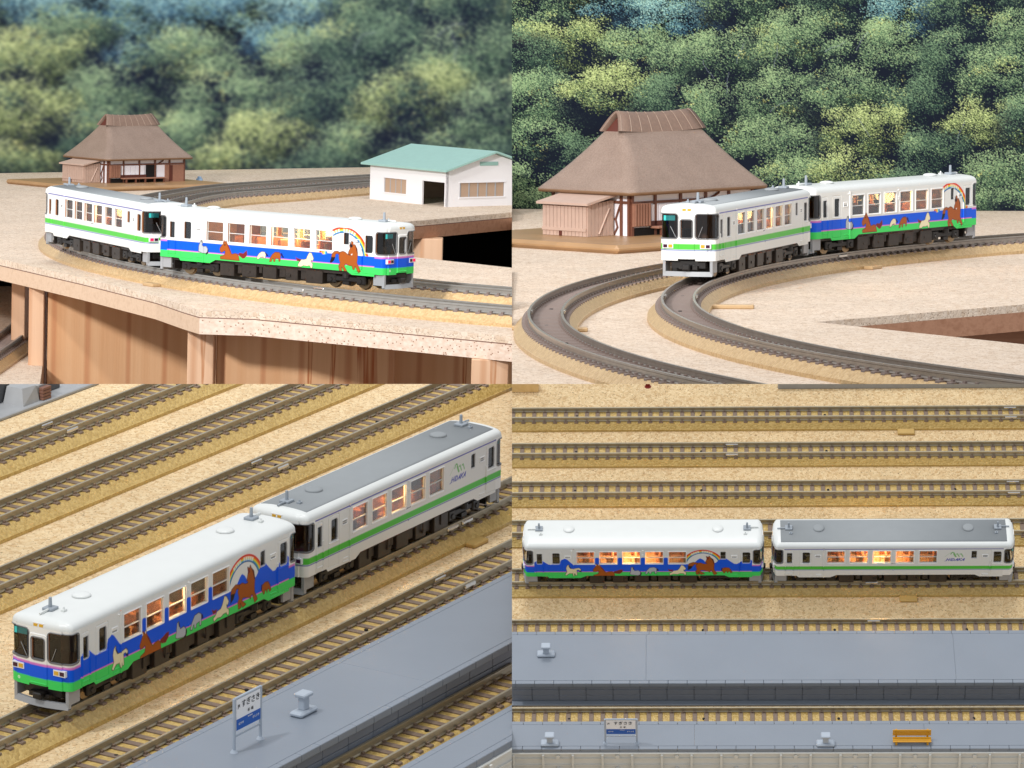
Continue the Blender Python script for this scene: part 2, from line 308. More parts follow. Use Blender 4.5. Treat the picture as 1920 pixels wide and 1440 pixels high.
ART_A = [
  ("gry", [(-32.5, 9.1), (-32.4, 10.9), (-31.6, 12.7), (-31.0, 12.8), (-30.8, 11.9), (-31.1, 11.2), (-30.4, 10.7), (-29.0, 10.8), (-28.3, 9.9), (-28.1, 9.2), (-29.1, 8.4), (-31.0, 8.4), (-32.4, 8.8)]),
  ("blk", [(-28.3, 10.3), (-27.8, 9.5), (-28.1, 8.3), (-29.1, 7.7), (-29.2, 8.1), (-28.5, 8.8)]),
  ("blk", [(-31.5, 12.9), (-30.9, 12.7), (-30.7, 11.9), (-31.1, 12.1)]),
  ("mar", [(-14.2, 9.0), (-13.3, 9.6), (-11.7, 9.4), (-10.1, 10.7), (-9.8, 9.1), (-11.0, 7.7), (-11.9, 7.5), (-13.2, 8.2)]),
  ("brn", [(-22.5, 10.6), (-21.7, 11.6), (-20.8, 12.4), (-21.3, 13.5), (-20.6, 13.4), (-20.3, 12.7), (-19.7, 13.4), (-19.4, 12.5), (-18.6, 11.6), (-17.8, 10.1), (-17.1, 8.7), (-15.5, 9.1), (-14.4, 9.0), (-13.9, 8.1), (-13.5, 6.8), (-22.2, 6.8), (-22.3, 7.6), (-20.3, 8.2), (-20.0, 9.5), (-20.2, 10.0), (-21.3, 9.4), (-22.0, 9.1), (-22.5, 9.8)]),
  ("mar", [(-19.6, 12.5), (-18.6, 11.7), (-17.6, 10.1), (-17.0, 8.7), (-17.7, 9.4), (-18.6, 10.9)]),
  ("blk", [(-20.9, 11.9), (-20.1, 12.2), (-19.9, 11.8), (-20.6, 11.7)]),
  ("crm", [(-5.2, 7.8), (-5.2, 8.7), (-4.3, 9.9), (-3.1, 10.6), (-1.9, 10.5), (-1.4, 9.7), (-1.6, 8.4), (-2.2, 8.3), (-2.4, 8.9), (-3.7, 8.7), (-4.3, 8.1)]),
  ("nav", [(-1.6, 10.5), (-0.7, 10.0), (-0.0, 9.3), (-0.6, 9.0), (-1.2, 9.5)]),
  ("brn", [(0.5, 7.3), (0.8, 8.6), (1.7, 9.9), (3.0, 10.8), (4.9, 10.8), (5.4, 9.9), (5.2, 7.8), (4.8, 7.7), (4.6, 8.8), (4.0, 8.7), (3.0, 8.7), (2.9, 7.5), (2.4, 7.5), (2.2, 8.6), (1.6, 8.5), (1.3, 7.5)]),
  ("nav", [(5.4, 10.8), (6.2, 10.6), (6.6, 9.7), (7.3, 9.3), (6.5, 8.9), (5.7, 9.8)]),
  ("mar", [(12.1, 9.9), (13.1, 9.4), (15.0, 9.1), (14.6, 8.3), (13.1, 8.3)]),
  ("crm", [(13.4, 6.6), (13.7, 7.5), (15.0, 9.0), (16.1, 9.0), (17.2, 9.3), (17.7, 10.4), (18.5, 11.7), (19.4, 11.6), (20.4, 9.7), (20.0, 8.9), (19.4, 9.2), (19.2, 8.5), (20.0, 7.7), (19.9, 6.6), (19.4, 6.2), (19.1, 6.8), (18.6, 7.2), (17.6, 6.9), (15.9, 7.0), (14.8, 6.5)]),
  ("brn", [(31.8, 12.0), (30.9, 12.3), (30.2, 11.9), (30.0, 10.6), (28.5, 10.5), (28.7, 11.8), (29.8, 12.8), (31.1, 13.0), (32.2, 12.6)]),
  ("blk", [(28.4, 10.8), (30.1, 10.9), (29.8, 9.7), (28.5, 8.7), (27.7, 8.8)]),
  ("brn", [(31.8, 12.0), (32.5, 12.8), (33.6, 13.1), (34.7, 12.8), (35.5, 12.2), (36.6, 11.9), (37.4, 11.9), (36.0, 12.5), (36.2, 13.3), (36.8, 14.2), (36.5, 15.5), (37.3, 16.0), (37.9, 15.7), (38.9, 15.7), (39.8, 14.4), (40.1, 12.5), (40.0, 10.6), (39.8, 9.5), (40.8, 7.8), (41.5, 6.6), (40.7, 6.1), (39.9, 7.3), (39.0, 8.4), (38.7, 7.0), (38.1, 7.2), (37.8, 8.3), (36.4, 8.4), (34.8, 8.9), (34.1, 8.0), (35.5, 6.2), (34.5, 6.0), (33.6, 7.3), (33.0, 7.7), (33.2, 6.1), (32.3, 6.0), (31.8, 7.7), (32.5, 9.0), (31.9, 10.5)]),
  ("blk", [(36.5, 15.5), (37.2, 15.9), (37.9, 15.4), (37.6, 14.7), (36.9, 14.7)]),
  ("blk", [(36.3, 16.7), (36.8, 16.6), (37.0, 15.9), (36.6, 15.8)]),
  ("brn", [(37.2, 16.8), (38.0, 16.7), (38.0, 15.7), (37.3, 15.9)]),
  ("drk", [(38.8, 15.7), (39.7, 14.7), (40.2, 13.0), (39.8, 12.9), (39.4, 14.4)]),
  ("wht", [(37.1, 12.3), (37.8, 12.6), (37.7, 12.1), (37.3, 12.0)]),
]
ART_B = [
  ("crm", [(-34.0, 6.8), (-33.1, 8.5), (-33.5, 10.5), (-33.1, 12.0), (-32.4, 12.6), (-32.1, 10.9), (-31.2, 10.2), (-30.0, 10.3), (-28.9, 10.5), (-27.9, 10.7), (-27.1, 9.8), (-27.4, 9.2), (-28.2, 9.8), (-29.0, 9.6), (-28.9, 7.9), (-28.9, 6.6), (-29.4, 6.6), (-29.7, 7.7), (-30.1, 7.5), (-30.0, 6.4), (-30.4, 6.4), (-30.7, 7.7), (-32.2, 7.7), (-33.4, 6.6)]),
  ("blk", [(-32.6, 12.5), (-32.0, 11.6), (-31.1, 10.2), (-31.7, 10.3), (-32.3, 11.3)]),
  ("nav", [(-28.2, 9.2), (-26.9, 9.4), (-26.8, 8.3), (-27.7, 8.5)]),
  ("mar", [(-12.7, 8.7), (-11.3, 9.2), (-9.9, 9.8), (-8.7, 9.8), (-9.0, 8.3), (-10.2, 7.2), (-11.9, 7.4), (-12.6, 7.9)]),
  ("brn", [(-21.8, 9.6), (-20.8, 11.3), (-20.3, 12.0), (-20.8, 12.8), (-20.3, 13.0), (-19.6, 12.2), (-19.2, 13.0), (-18.6, 11.6), (-17.6, 10.3), (-16.2, 7.9), (-15.0, 8.5), (-13.6, 8.7), (-12.6, 7.9), (-12.5, 5.9), (-16.8, 5.7), (-21.6, 5.9), (-21.5, 6.6), (-19.6, 7.2), (-19.2, 8.3), (-19.5, 9.2), (-20.5, 8.7), (-21.5, 8.7)]),
  ("mar", [(-18.9, 11.6), (-17.7, 10.5), (-16.1, 7.9), (-17.0, 8.9), (-18.2, 10.5)]),
  ("wht", [(-20.8, 12.8), (-20.5, 12.9), (-20.3, 12.1), (-20.6, 11.9)]),
  ("wht", [(-19.5, 12.8), (-19.1, 12.9), (-19.0, 12.2), (-19.3, 12.2)]),
  ("gry", [(-5.7, 7.2), (-5.3, 8.7), (-5.0, 10.9), (-4.3, 11.1), (-4.0, 9.6), (-3.6, 8.9), (-2.1, 9.2), (-1.1, 8.3), (-1.0, 7.0), (-2.1, 6.4), (-5.0, 6.8)]),
  ("blk", [(-1.1, 8.7), (-0.5, 7.5), (-1.0, 6.2), (-2.1, 5.9), (-2.1, 6.4), (-1.3, 6.8)]),
  ("blk", [(-4.6, 11.1), (-4.0, 10.5), (-3.7, 9.4), (-4.3, 9.8)]),
  ("gry", [(1.0, 7.4), (1.6, 8.9), (3.0, 10.7), (4.8, 11.0), (5.9, 10.3), (5.9, 7.5), (5.3, 7.4), (5.2, 8.7), (4.5, 8.5), (3.6, 8.3), (3.5, 7.4), (2.9, 7.4), (2.7, 8.5), (2.2, 8.3), (1.7, 7.2)]),
  ("nav", [(5.8, 10.5), (6.7, 10.0), (6.9, 8.9), (6.2, 9.0)]),
  ("mar", [(10.8, 10.2), (11.9, 9.6), (13.4, 9.6), (12.8, 8.7), (11.4, 8.7)]),
  ("crm", [(11.6, 7.5), (12.5, 7.9), (13.4, 8.9), (15.1, 9.2), (15.9, 10.2), (16.8, 12.2), (17.7, 11.8), (18.7, 10.3), (18.2, 9.4), (17.7, 9.8), (17.8, 8.7), (18.8, 7.9), (18.7, 6.6), (18.1, 6.8), (17.7, 7.5), (16.2, 7.5), (15.1, 7.0), (13.4, 7.2), (11.9, 6.6)]),
  ("brn", [(24.0, 13.3), (22.0, 13.8), (20.2, 13.0), (19.7, 11.6), (21.7, 11.6), (22.5, 12.8), (23.4, 12.4)]),
  ("blk", [(19.7, 11.8), (21.8, 11.6), (21.1, 10.2), (19.5, 9.2)]),
  ("brn", [(23.1, 11.6), (24.0, 13.3), (25.1, 13.5), (26.6, 12.8), (28.0, 12.8), (27.7, 13.7), (27.3, 13.5), (27.7, 14.8), (28.0, 15.9), (27.7, 17.2), (28.6, 16.5), (28.9, 17.4), (29.4, 16.5), (30.6, 15.4), (31.1, 13.1), (30.9, 10.9), (31.0, 9.4), (32.3, 7.2), (31.1, 6.6), (30.1, 9.0), (29.4, 9.2), (29.1, 8.1), (28.6, 8.7), (26.6, 9.2), (25.4, 9.4), (24.8, 8.7), (26.8, 7.2), (25.4, 6.8), (24.3, 8.3), (24.0, 8.1), (24.6, 7.0), (23.4, 6.8), (23.1, 8.7), (23.7, 9.8)]),
  ("mar", [(27.7, 16.5), (28.6, 16.7), (28.9, 15.6), (28.0, 15.2)]),
  ("drk", [(29.5, 16.5), (30.6, 15.3), (31.2, 13.0), (30.8, 13.0), (30.3, 14.8)]),
  ("brn", [(34.6, 8.7), (34.7, 10.2), (36.0, 10.7), (37.5, 10.5), (38.3, 9.4), (38.9, 7.9), (38.3, 7.7), (37.9, 8.7), (37.2, 8.5), (37.0, 7.7), (36.7, 8.5), (36.0, 8.7), (35.7, 7.7), (35.3, 7.7), (35.0, 8.5)]),
  ("nav", [(34.2, 10.5), (34.8, 10.5), (34.6, 8.7), (34.1, 8.9)]),
]

def inpoly(P, s, z):
    P = np.array(P); x0, z0 = P.min(0) - .1; x1, z1 = P.max(0) + .1; out = np.zeros(s.shape, bool)
    m = (s > x0) & (s < x1) & (z > z0) & (z < z1)
    if not m.any(): return out
    a, b = s[m], z[m]; c = np.zeros(a.shape, bool); j = len(P) - 1
    for i in range(len(P)):
        xi, yi = P[i]; xj, yj = P[j]
        if yi != yj: c ^= ((yi > b) != (yj > b)) & (a < (xj - xi) * (b - yi) / (yj - yi) + xi)
        j = i
    out[m] = c; return out
def polydist(P, s, z, lim):
    P = np.array(P); d = np.full(s.shape, 9.); x0, z0 = P.min(0) - lim; x1, z1 = P.max(0) + lim
    m = (s > x0) & (s < x1) & (z > z0) & (z < z1)
    if not m.any(): return d
    a, b = s[m], z[m]; dd = np.full(a.shape, 9.)
    for i in range(len(P)):
        p, q = P[i - 1], P[i]; v = q - p; t = np.clip(((a - p[0]) * v[0] + (b - p[1]) * v[1]) / max(1e-9, v @ v), 0, 1)
        dd = np.minimum(dd, np.hypot(a - p[0] - t * v[0], b - p[1] - t * v[1]))
    d[m] = dd; return d
def segd(s, z, a, b):
    v = np.array(b) - np.array(a); t = np.clip(((s - a[0]) * v[0] + (z - a[1]) * v[1]) / (v @ v), 0, 1)
    return np.hypot(s - a[0] - t * v[0], z - a[1] - t * v[1])
def put(C, m, c): C[m] = srgb(c)
BLUE, GREEN, PINK, OFFW = (0, 88, 226), (64, 212, 98), (214, 120, 196), (228, 228, 224)
MT_S = [-52.5, -49.6, -47.2, -45.4, -44.6, -42.0, -41.0, -39.5, -36.6, -35.5, -34.0, -33.0, -30.4, -19.9, 19.0, 20.3, 22.5, 24.0, 25.0, 26.3, 27.6, 31.7, 33.3, 34.8, 36.2, 38.0, 39.8, 41.0, 42.6, 44.4, 47.0, 48.2, 49.6, 51.0]
MT_Z = [11.5, 11.6, 14.2, 15.7, 15.5, 13.4, 12.7, 12.9, 13.4, 15.4, 16.2, 15.6, 12.6, 12.6, 12.9, 12.5, 13.6, 15.4, 16.1, 15.3, 13.6, 13.5, 15.2, 16.5, 16.1, 14.4, 12.9, 12.8, 14.0, 15.4, 15.2, 14.2, 12.9, 12.3]
def rainbow(C, s, z, c, r1, r0, zmin):
    d = np.hypot(s - c[0], z - c[1]); cols = [(214, 22, 20), (234, 104, 18), (250, 212, 40), (120, 196, 120), (30, 132, 196), (12, 62, 116)]
    wd = [0, .2, .42, .60, .72, .90, 1.0]; m0 = z > zmin
    for i, cc in enumerate(cols): put(C, m0 & (d <= r1 - (r1 - r0) * wd[i]) & (d > r1 - (r1 - r0) * wd[i + 1]), cc)
    for a in np.arange(62, 128, 7.0):            # pale lettering along the bow
        if 95 < a < 101: continue
        rr = r1 - (r1 - r0) * .55; p = (c[0] + rr * math.cos(R_(a)), c[1] + rr * math.sin(R_(a))); t = (-math.sin(R_(a)), math.cos(R_(a))); n = (math.cos(R_(a)), math.sin(R_(a)))
        for (u0, v0, u1, v1) in ((-.35, .4, .35, .4), (0, .4, 0, -.4), (-.35, -.35, .35, -.35), (-.3, 0, .3, .05)):
            put(C, segd(s, z, (p[0] + t[0] * u0 + n[0] * v0, p[1] + t[1] * u0 + n[1] * v0), (p[0] + t[0] * u1 + n[0] * v1, p[1] + t[1] * u1 + n[1] * v1)) < .11, (236, 236, 232))
def paint_side(kind, side, s, z):
    C = np.empty(s.shape + (3,)); C[:] = srgb(OFFW)
    if kind == 'rainbow':
        if side == 'B':
            rainbow(C, s, z, (26.1, 11.7), 9.3, 7.2, 12.6)
            put(C, z < np.interp(s, MT_S, MT_Z), BLUE)
            for c in (-19.95, -9.95, .05, 10.05):                  # blue between the windows, rounded tops
                put(C, (np.abs(s - c) < 1.05) & (z < 15.8), BLUE); put(C, np.hypot((s - c), (z - 15.8) * 1.3) < 1.05, BLUE)
            put(C, (z < 8.75), PINK); put(C, (z < 8.4), GREEN)
            put(C, (np.abs(s) > 49.2) & (z > 11.5) & (z < 12.2), PINK)
        else:
            rainbow(C, s, z, (33.9, 10.8), 11.0, 8.8, 12.1)
            put(C, z < 12.1, BLUE); put(C, z < 8.75, PINK); put(C, z < 8.35, GREEN)
            for i, cc in enumerate(((240, 150, 60), (246, 214, 90), (90, 190, 220), (40, 110, 190))): put(C, (s > 24.2 + .6 * i) & (s < 24.8 + .6 * i) & (z > 11.6) & (z < 12.7), cc)
            put(C, (np.abs(s) > 49.2) & (z > 11.5) & (z < 12.2), PINK)
        art = ART_B if side == 'B' else ART_A
        for c, P in art:
            if c in ('brn', 'crm', 'gry'): put(C, polydist(P, s, z, .4) < .2, COL['drk'] if c == 'brn' else (40, 34, 30))
            put(C, inpoly(P, s, z), COL[c])
    else:
        put(C, (z > 9.5) & (z < 11.25), (84, 194, 66)); put(C, (z > 9.02) & (z < 9.36), (62, 92, 168)); put(C, (z > 20.75) & (z < 21.15) & (np.abs(s) < 48.5), (88, 88, 172))
        if side == 'B':
            g = (124, 184, 112)
            for pts in (((24.8, 18.0), (25.5, 19.1), (26.1, 18.9), (27.2, 16.5)), ((26.0, 18.2), (26.9, 16.5)), ((27.2, 18.0), (27.7, 18.2), (28.5, 16.6)), ((28.8, 18.0), (29.4, 18.15), (30.1, 16.6))):
                for a, b in zip(pts[:-1], pts[1:]): put(C, segd(s, z, a, b) < .22, g)
            for a, b in zip(((22.2, 16.4), (24.8, 19.0)), ((24.8, 19.0), (25.2, 18.9))): put(C, segd(s, z, a, b) < .06, g)
            glyph = {'H': [(0, 0, 0, 1), (.8, 0, .8, 1), (0, .5, .8, .5)], 'I': [(.2, 0, .2, 1)], 'D': [(0, 0, 0, 1), (0, 1, .6, .8), (.6, .8, .8, .4), (.8, .4, .5, 0), (.5, 0, 0, 0)], 'A': [(0, 0, .6, 1), (.6, 1, .85, 0), (.2, .35, .75, .35)], 'K': [(0, 0, 0, 1), (0, .45, .8, 1), (.25, .6, .8, 0)]}
            x = 22.9
            for ch, w in zip('HIDAKA', (1.45, .8, 1.45, 1.45, 1.4, 1.3)):
                for (u0, v0, u1, v1) in glyph[ch]: put(C, segd(s, z, (x + u0 * 1.25 + v0 * .65, 14.2 + v0 * 1.35), (x + u1 * 1.25 + v1 * .65, 14.2 + v1 * 1.35)) < .17, (64, 72, 176))
                x += w
            put(C, segd(s, z, (22.2, 14.0), (23.2, 14.2)) < .1, (64, 72, 176))
    for o in (WIN_B if side == 'B' else WIN_A):
        d = rrect(s, z, o); put(C, (d > -.1) & (d < (.26 if kind == 'rainbow' else .42)), (244, 244, 242) if kind == 'rainbow' else (242, 243, 242))
    for o in DOORS:
        d = rrect(s, z, o); put(C, (d > -.1) & (d < .2), (206, 208, 210))
    for c in (-32.8, 39.8):
        d = rrect(s, z, (c - 1.25, c + 1.25, 16.3, 17.7, .1)); put(C, np.abs(d) < .12, (248, 248, 248))
        for dz in (-.3, .25) if kind != 'rainbow' else (-.3,):
            for i in range(4): put(C, rrect(s, z, (c - .95 + i * .5, c - .6 + i * .5, 17. + dz - .16, 17. + dz + .16, .02)) < 0, (60, 60, 66))
    if kind != 'rainbow':
        c = 0. if side == 'B' else -1.; d = rrect(s, z, (c - 1.5, c + 1.5, 12.15, 13.0, .1)); put(C, (d < .0), (244, 244, 244))
        for i in range(5): put(C, rrect(s, z, (c - 1.1 + i * .48, c - .78 + i * .48, 12.38, 12.8, .02)) < 0, (50, 50, 56))
    return C
def paint_end(kind, t, z):
    C = np.empty(t.shape + (3,)); C[:] = srgb((236, 236, 233))
    if kind == 'rainbow': put(C, z < 12.2, PINK); put(C, z < 11.6, BLUE); put(C, z < 8.3, GREEN); put(C, (np.hypot(t + 6.3, z - 7.3) < .38) & (np.hypot(t + 6.3, z - 7.3) > .18), (226, 240, 226))
    else: put(C, (z > 9.5) & (z < 11.25), (84, 194, 66)); put(C, (z > 9.02) & (z < 9.36), (62, 92, 168))
    for o in CAB:
        d = rrect(t, z, o); put(C, (d > -.1) & (d < .27), (112, 112, 114)); put(C, (d >= .27) & (d < .4), (60, 60, 64))
    return C
def relief(reg, s, z):                        # raised mouldings on the shell
    h = np.zeros(s.shape)
    if reg in 'AB':
        for o in OPEN[reg][:-4]: d = rrect(s, z, o); h += .16 * ((d > 0) & (d < .38))
        for (a, b, t) in ((-46.9, -43.7, 20.0), (-40.9, -35.5, 20.2), (42.3, 47.9, 20.3)):
            d = rrect(s, z, (a, b, 5.9, t, .5)); h -= .14 * (np.abs(d) < .12)
        h += .32 * (np.abs(s + 30.2) < .22)
        for x in (-46.9, -43.6, 42.0, 48.1): h += .34 * ((np.abs(s - x) < .17) & (z > 7.2) & (z < 14.5))
        for (a, b, z0, z1) in ((-46.8, -43.7, 7.2, 7.5), (-40.6, -35.8, 12.6, 12.9), (42.6, 47.6, 12.6, 12.9), (-33.5, -30.9, 6.5, 6.7), (-33.5, -30.9, 5.6, 5.8), (38.6, 41.3, 6.6, 6.8), (38.6, 41.3, 5.7, 5.9)): h += .22 * ((s > a) & (s < b) & (z > z0) & (z < z1))
        for c in (-32.8, 39.8): d = rrect(s, z, (c - 1.25, c + 1.25, 16.3, 17.7, .1)); h += .18 * (np.abs(d) < .14)
        for (a, zz) in ((.05, 20.6), (.05, 18.2), (.05, 17.6), (.1, 9.0), (-31.0, 20.6)): h += .3 * (np.hypot(s - a, z - zz) < .26)
    else:
        d = rrect(s, z, (-2.7, 2.7, 6.0, 19.8, .9)); h += .22 * (d < 0)
        for o in CAB: d = rrect(s, z, o); h += .14 * ((d > 0) & (d < .4))
        h += .2 * ((np.abs(s) < 2.4) & (np.abs(z - 7.0) < .12))
    return h
def body_shell(kind):
    n, m = len(OUT), len(ZR); A, Z = np.meshgrid(np.arange(n), ZR, indexing='ij')
    cols = np.zeros((n, m, 3)); disp = np.zeros((n, m)); keep = np.ones((n, m - 1), bool)
    endm = {r: np.abs(REL[r]) <= 12.9 for r in ('E+', 'E-')}
    regs = {'E+': endm['E+'], 'E-': endm['E-']}
    for r in 'AB': regs[r] = (np.abs(REL[r]) <= 56) & ~endm['E+'] & ~endm['E-']
    zc = (ZR[:-1] + ZR[1:]) / 2; actr = {r: (REL[r] + np.roll(REL[r], -1)) / 2 for r in REL}
    for r, msk in regs.items():
        idx = np.where(msk)[0]; s, z = np.meshgrid(REL[r][idx], ZR, indexing='ij'); acc = 0
        for du in (-.06, 0, .06):
            for dv in (-.06, 0, .06): acc = acc + (paint_side(kind, r, s + du, z + dv) if r in 'AB' else paint_end(kind, s + du, z + dv))
        cols[idx] = acc / 9; disp[idx] = relief(r, s, z)
        for o in OPEN[r]:
            dd = rrect(s, z, o)
        sc_, zc_ = np.meshgrid(np.where(np.abs(actr[r][idx]) < 60, actr[r][idx], REL[r][idx]), zc, indexing='ij'); k = np.ones(sc_.shape, bool)
        for o in OPEN[r]: k &= rrect(sc_, zc_, o) > 0
        if r in 'AB': k &= zc_ > skirt(sc_)
        else: k &= zc_ > np.where(np.abs(sc_) < 3.0, 6.4, 5.9)
        keep[idx] = k
    P3 = np.stack([OUT[:, 0][:, None] + NRM[:, 0][:, None] * disp, OUT[:, 1][:, None] + NRM[:, 1][:, None] * disp, Z], 2).reshape(-1, 3)
    V = list(map(tuple, P3)); CL = list(cols.reshape(-1, 3)); F = []
    ii, jj = np.where(keep); i2 = (ii + 1) % n
    F = np.stack([ii * m + jj, i2 * m + jj, i2 * m + jj + 1, ii * m + jj + 1], 1)
    used = np.zeros(n * m, bool); used[F.ravel()] = True; remap = np.cumsum(used) - 1
    F = remap[F].tolist(); V = P3[used].tolist(); CL = cols.reshape(-1, 3)[used].tolist()
    # inner returns of the openings give the walls their thickness
    ret = {}
    def inner(i, j):
        key = (i, j)
        if key not in ret:
            ret[key] = len(V); p = OUT[i] - NRM[i] * .55; V.append([p[0], p[1], ZR[j]]); CL.append(srgb((150, 150, 150)))
        return ret[key]
    kp = np.concatenate([keep, np.zeros((n, 1), bool)], 1)
    for i in range(n):
        for j in range(m - 1):
            if keep[i, j]: continue
            inn = j > 20
            if not inn: continue
            for (a, b, e1, e2) in (((i - 1) % n, j, (i, j), (i, j + 1)), ((i + 1) % n, j, ((i + 1) % n, j), ((i + 1) % n, j + 1)), (i, j - 1, (i, j), ((i + 1) % n, j)), (i, j + 1, (i, j + 1), ((i + 1) % n, j + 1))):
                if 0 <= b < m - 1 and keep[a, b]:
                    o1, o2 = remap[e1[0] * m + e1[1]], remap[e2[0] * m + e2[1]]; F.append([int(o1), int(o2), inner(*e2), inner(*e1)])
    me = bpy.data.meshes.new('body_' + kind); me.from_pydata(V, [], F); at = me.color_attributes.new('paint', 'FLOAT_COLOR', 'POINT')
    buf = np.ones((len(V), 4), np.float32); buf[:, :3] = np.array(CL); at.data.foreach_set('color', buf.ravel()); me.materials.append(M['car']); me.update()
    return me
def curved_pane(reg, o, inset, col=None):
    r = REL[reg]; idx = [i for i in np.argsort(r) if o[0] - .15 <= r[i] <= o[1] + .15]; idx = idx[::4] + [idx[-1]]; V = []; F = []
    for i in idx:
        p = OUT[i] - NRM[i] * inset; V += [(p[0], p[1], o[2] - .15), (p[0], p[1], o[3] + .15)]
    F = [(2 * i, 2 * i + 2, 2 * i + 3, 2 * i + 1) for i in range(len(idx) - 1)]; return V, F
def side_pt(side, s, z, d): return (s, -W_ + d, z) if side == 'B' else (-s, W_ - d, z)
def side_box(mb, side, s0, s1, z0, z1, d0, d1, mi=0):
    a = side_pt(side, s0, z0, d0); b = side_pt(side, s1, z1, d1)
    mb.box(min(a[0], b[0]), max(a[0], b[0]), min(a[1], b[1]), max(a[1], b[1]), z0, z1, mi)
RINGS = [(1, 0, 21.5), (.996, .04, 21.9), (.982, .15, 22.35), (.95, .38, 22.8), (.895, .75, 23.2), (.80, 1.1, 23.5), (.62, 1.5, 23.75), (.4, 1.9, 23.93), (.2, 2.1, 24.0), (0.0, 2.2, 24.02)]
def roof_z(y): return float(np.interp(abs(y) / W_, [r[0] for r in RINGS][::-1], [r[2] for r in RINGS][::-1]))
def build_car(kind, name):
    root = link(bpy.data.objects.new(name, None)); root.empty_display_size = .5
    body = part('body_shell', body_shell(kind), root)
    mb = MB(); idx = list(range(0, len(OUT), 3)); nn = len(idx)
    for yf, dx, z in RINGS:
        for i in idx:
            x, y = OUT[i]; mb.v.append((x - math.copysign(dx * min(1, (abs(x) / L_) ** 10), x), y * yf, z))
    for r in range(len(RINGS) - 1):
        for q in range(nn): mb.f.append((r * nn + q, r * nn + (q + 1) % nn, (r + 1) * nn + (q + 1) % nn, (r + 1) * nn + q)); mb.m.append(0)
    roof = part('roof', mb.mesh('roof', 'white', True), root)
    if kind == 'white':
        mb = MB(); ys = np.linspace(-7.4, 7.4, 15); xs = (-49.0, 49.0)
        for x in xs:
            for y in ys: mb.v.append((x, y, roof_z(y) + .05))
        for x in xs:
            for y in ys: mb.v.append((x, y, roof_z(y) - .2))
        for i in range(14): mb.f.append((i, 15 + i, 16 + i, i + 1)); mb.m.append(0)
        for base in (0, 14): mb.f.append((base, 15 + base, 45 + base, 30 + base)); mb.m.append(0)
        for i in range(14):
            for o in (0, 15): mb.f.append((i + o, i + 1 + o, i + 31 + o, i + 30 + o)); mb.m.append(0)
        part('roof_panel', mb.mesh('roof_panel', 'roofgrey', True), roof)
    vent = MB().dome((0, 0, 0), 2.45, .62).mesh('vent', 'roofgrey' if kind == 'white' else 'white', True)
    for x in (-32.4, 32.6): part('roof_vent', vent, roof, (x, 1.2, 24.1))
    ex = MB().box(-1.6, 1.6, -1.5, 1.5, 0, .75, b=.15).cyl((0, 0, .7), 'z', .5, .42, 2.5, 12).cyl((0, 0, 3.2), 'z', .42, .2, .15, 12).mesh('exhaust', 'gear')
    pipe = MB().tube([(0, 0, .5), (2.2, 0, .5), (3.6, 0, .35)], .28).mesh('pipe', 'gear' if kind == 'white' else 'white')
    for sg in (-1, 1):
        e = part('exhaust_stack', ex, roof, (sg * 45.4, 1.4, 24.0)); part('pipe', pipe, e, (sg * 1.4, .4 * sg, 0), 0 if sg > 0 else math.pi)
        part('horn', MB().box(-.7, .7, -.5, .5, 0, .5).cyl((0, 0, .4), 'z', .35, .2, .7, 8).mesh('horn', 'gear' if kind == 'white' else 'white'), roof, (sg * 44.6, -2.2, 24.0))
    # saloon windows: a frame with its glazing bar, and the pane as a sub-part
    fr = MB()
    for (a, b, c, d) in ((-3.8, 3.8, -3.45, -3.3), (-3.8, 3.8, 3.3, 3.45), (-3.8, -3.62, -3.45, 3.45), (3.62, 3.8, -3.45, 3.45), (-3.62, 3.62, -.3, -.08)): fr.box(a, b, -.2, .2, c, d)
    fr = fr.mesh('window_frame', 'white'); pn = MB().box(-3.7, 3.7, -.04, .04, -3.4, 3.4).mesh('pane', 'pane')
    for side, wins in (('B', WIN_B), ('A', WIN_A)):
        for o in wins:
            c = side_pt(side, (o[0] + o[1]) / 2, 16.45, .42); w = part('window', fr, root, c); part('pane', pn, w, (0, .1 if side == 'B' else -.1, 0))
        for o in DOORS:
            g = MB(); side_box(g, side, o[0] - .1, o[1] + .1, o[2] - .1, o[3] + .1, .45, .52); part('door_window', g.mesh('door_window', 'paneblk'), root)
            g = MB(); side_box(g, side, o[0] - .5, o[1] + .5, o[2] - .5, o[3] + .5, 1.6, 1.75); part('door_backing', g.mesh('door_backing', 'void'), root)  # dark plate behind each door window
    for reg, sg in (('E+', 1), ('E-', -1)):
        for o in CAB:
            V, F = curved_pane(reg, o, .3); part('windscreen', MB().add(V, F).mesh('windscreen', 'paneblk', True), root)
        e = lambda t, z, d: (sg * (L_ - d), sg * t, z)
        def ebox(mb, t0, t1, z0, z1, d0, d1, mi=0):
            a, b = e(t0, z0, d0), e(t1, z1, d1); mb.box(min(a[0], b[0]), max(a[0], b[0]), min(a[1], b[1]), max(a[1], b[1]), z0, z1, mi)
        g = MB(); ebox(g, -8.0, -4.2, 18.6, 20.2, .95, 1.2); part('destination_sign', g.mesh('destination_sign', 'teal'), root)
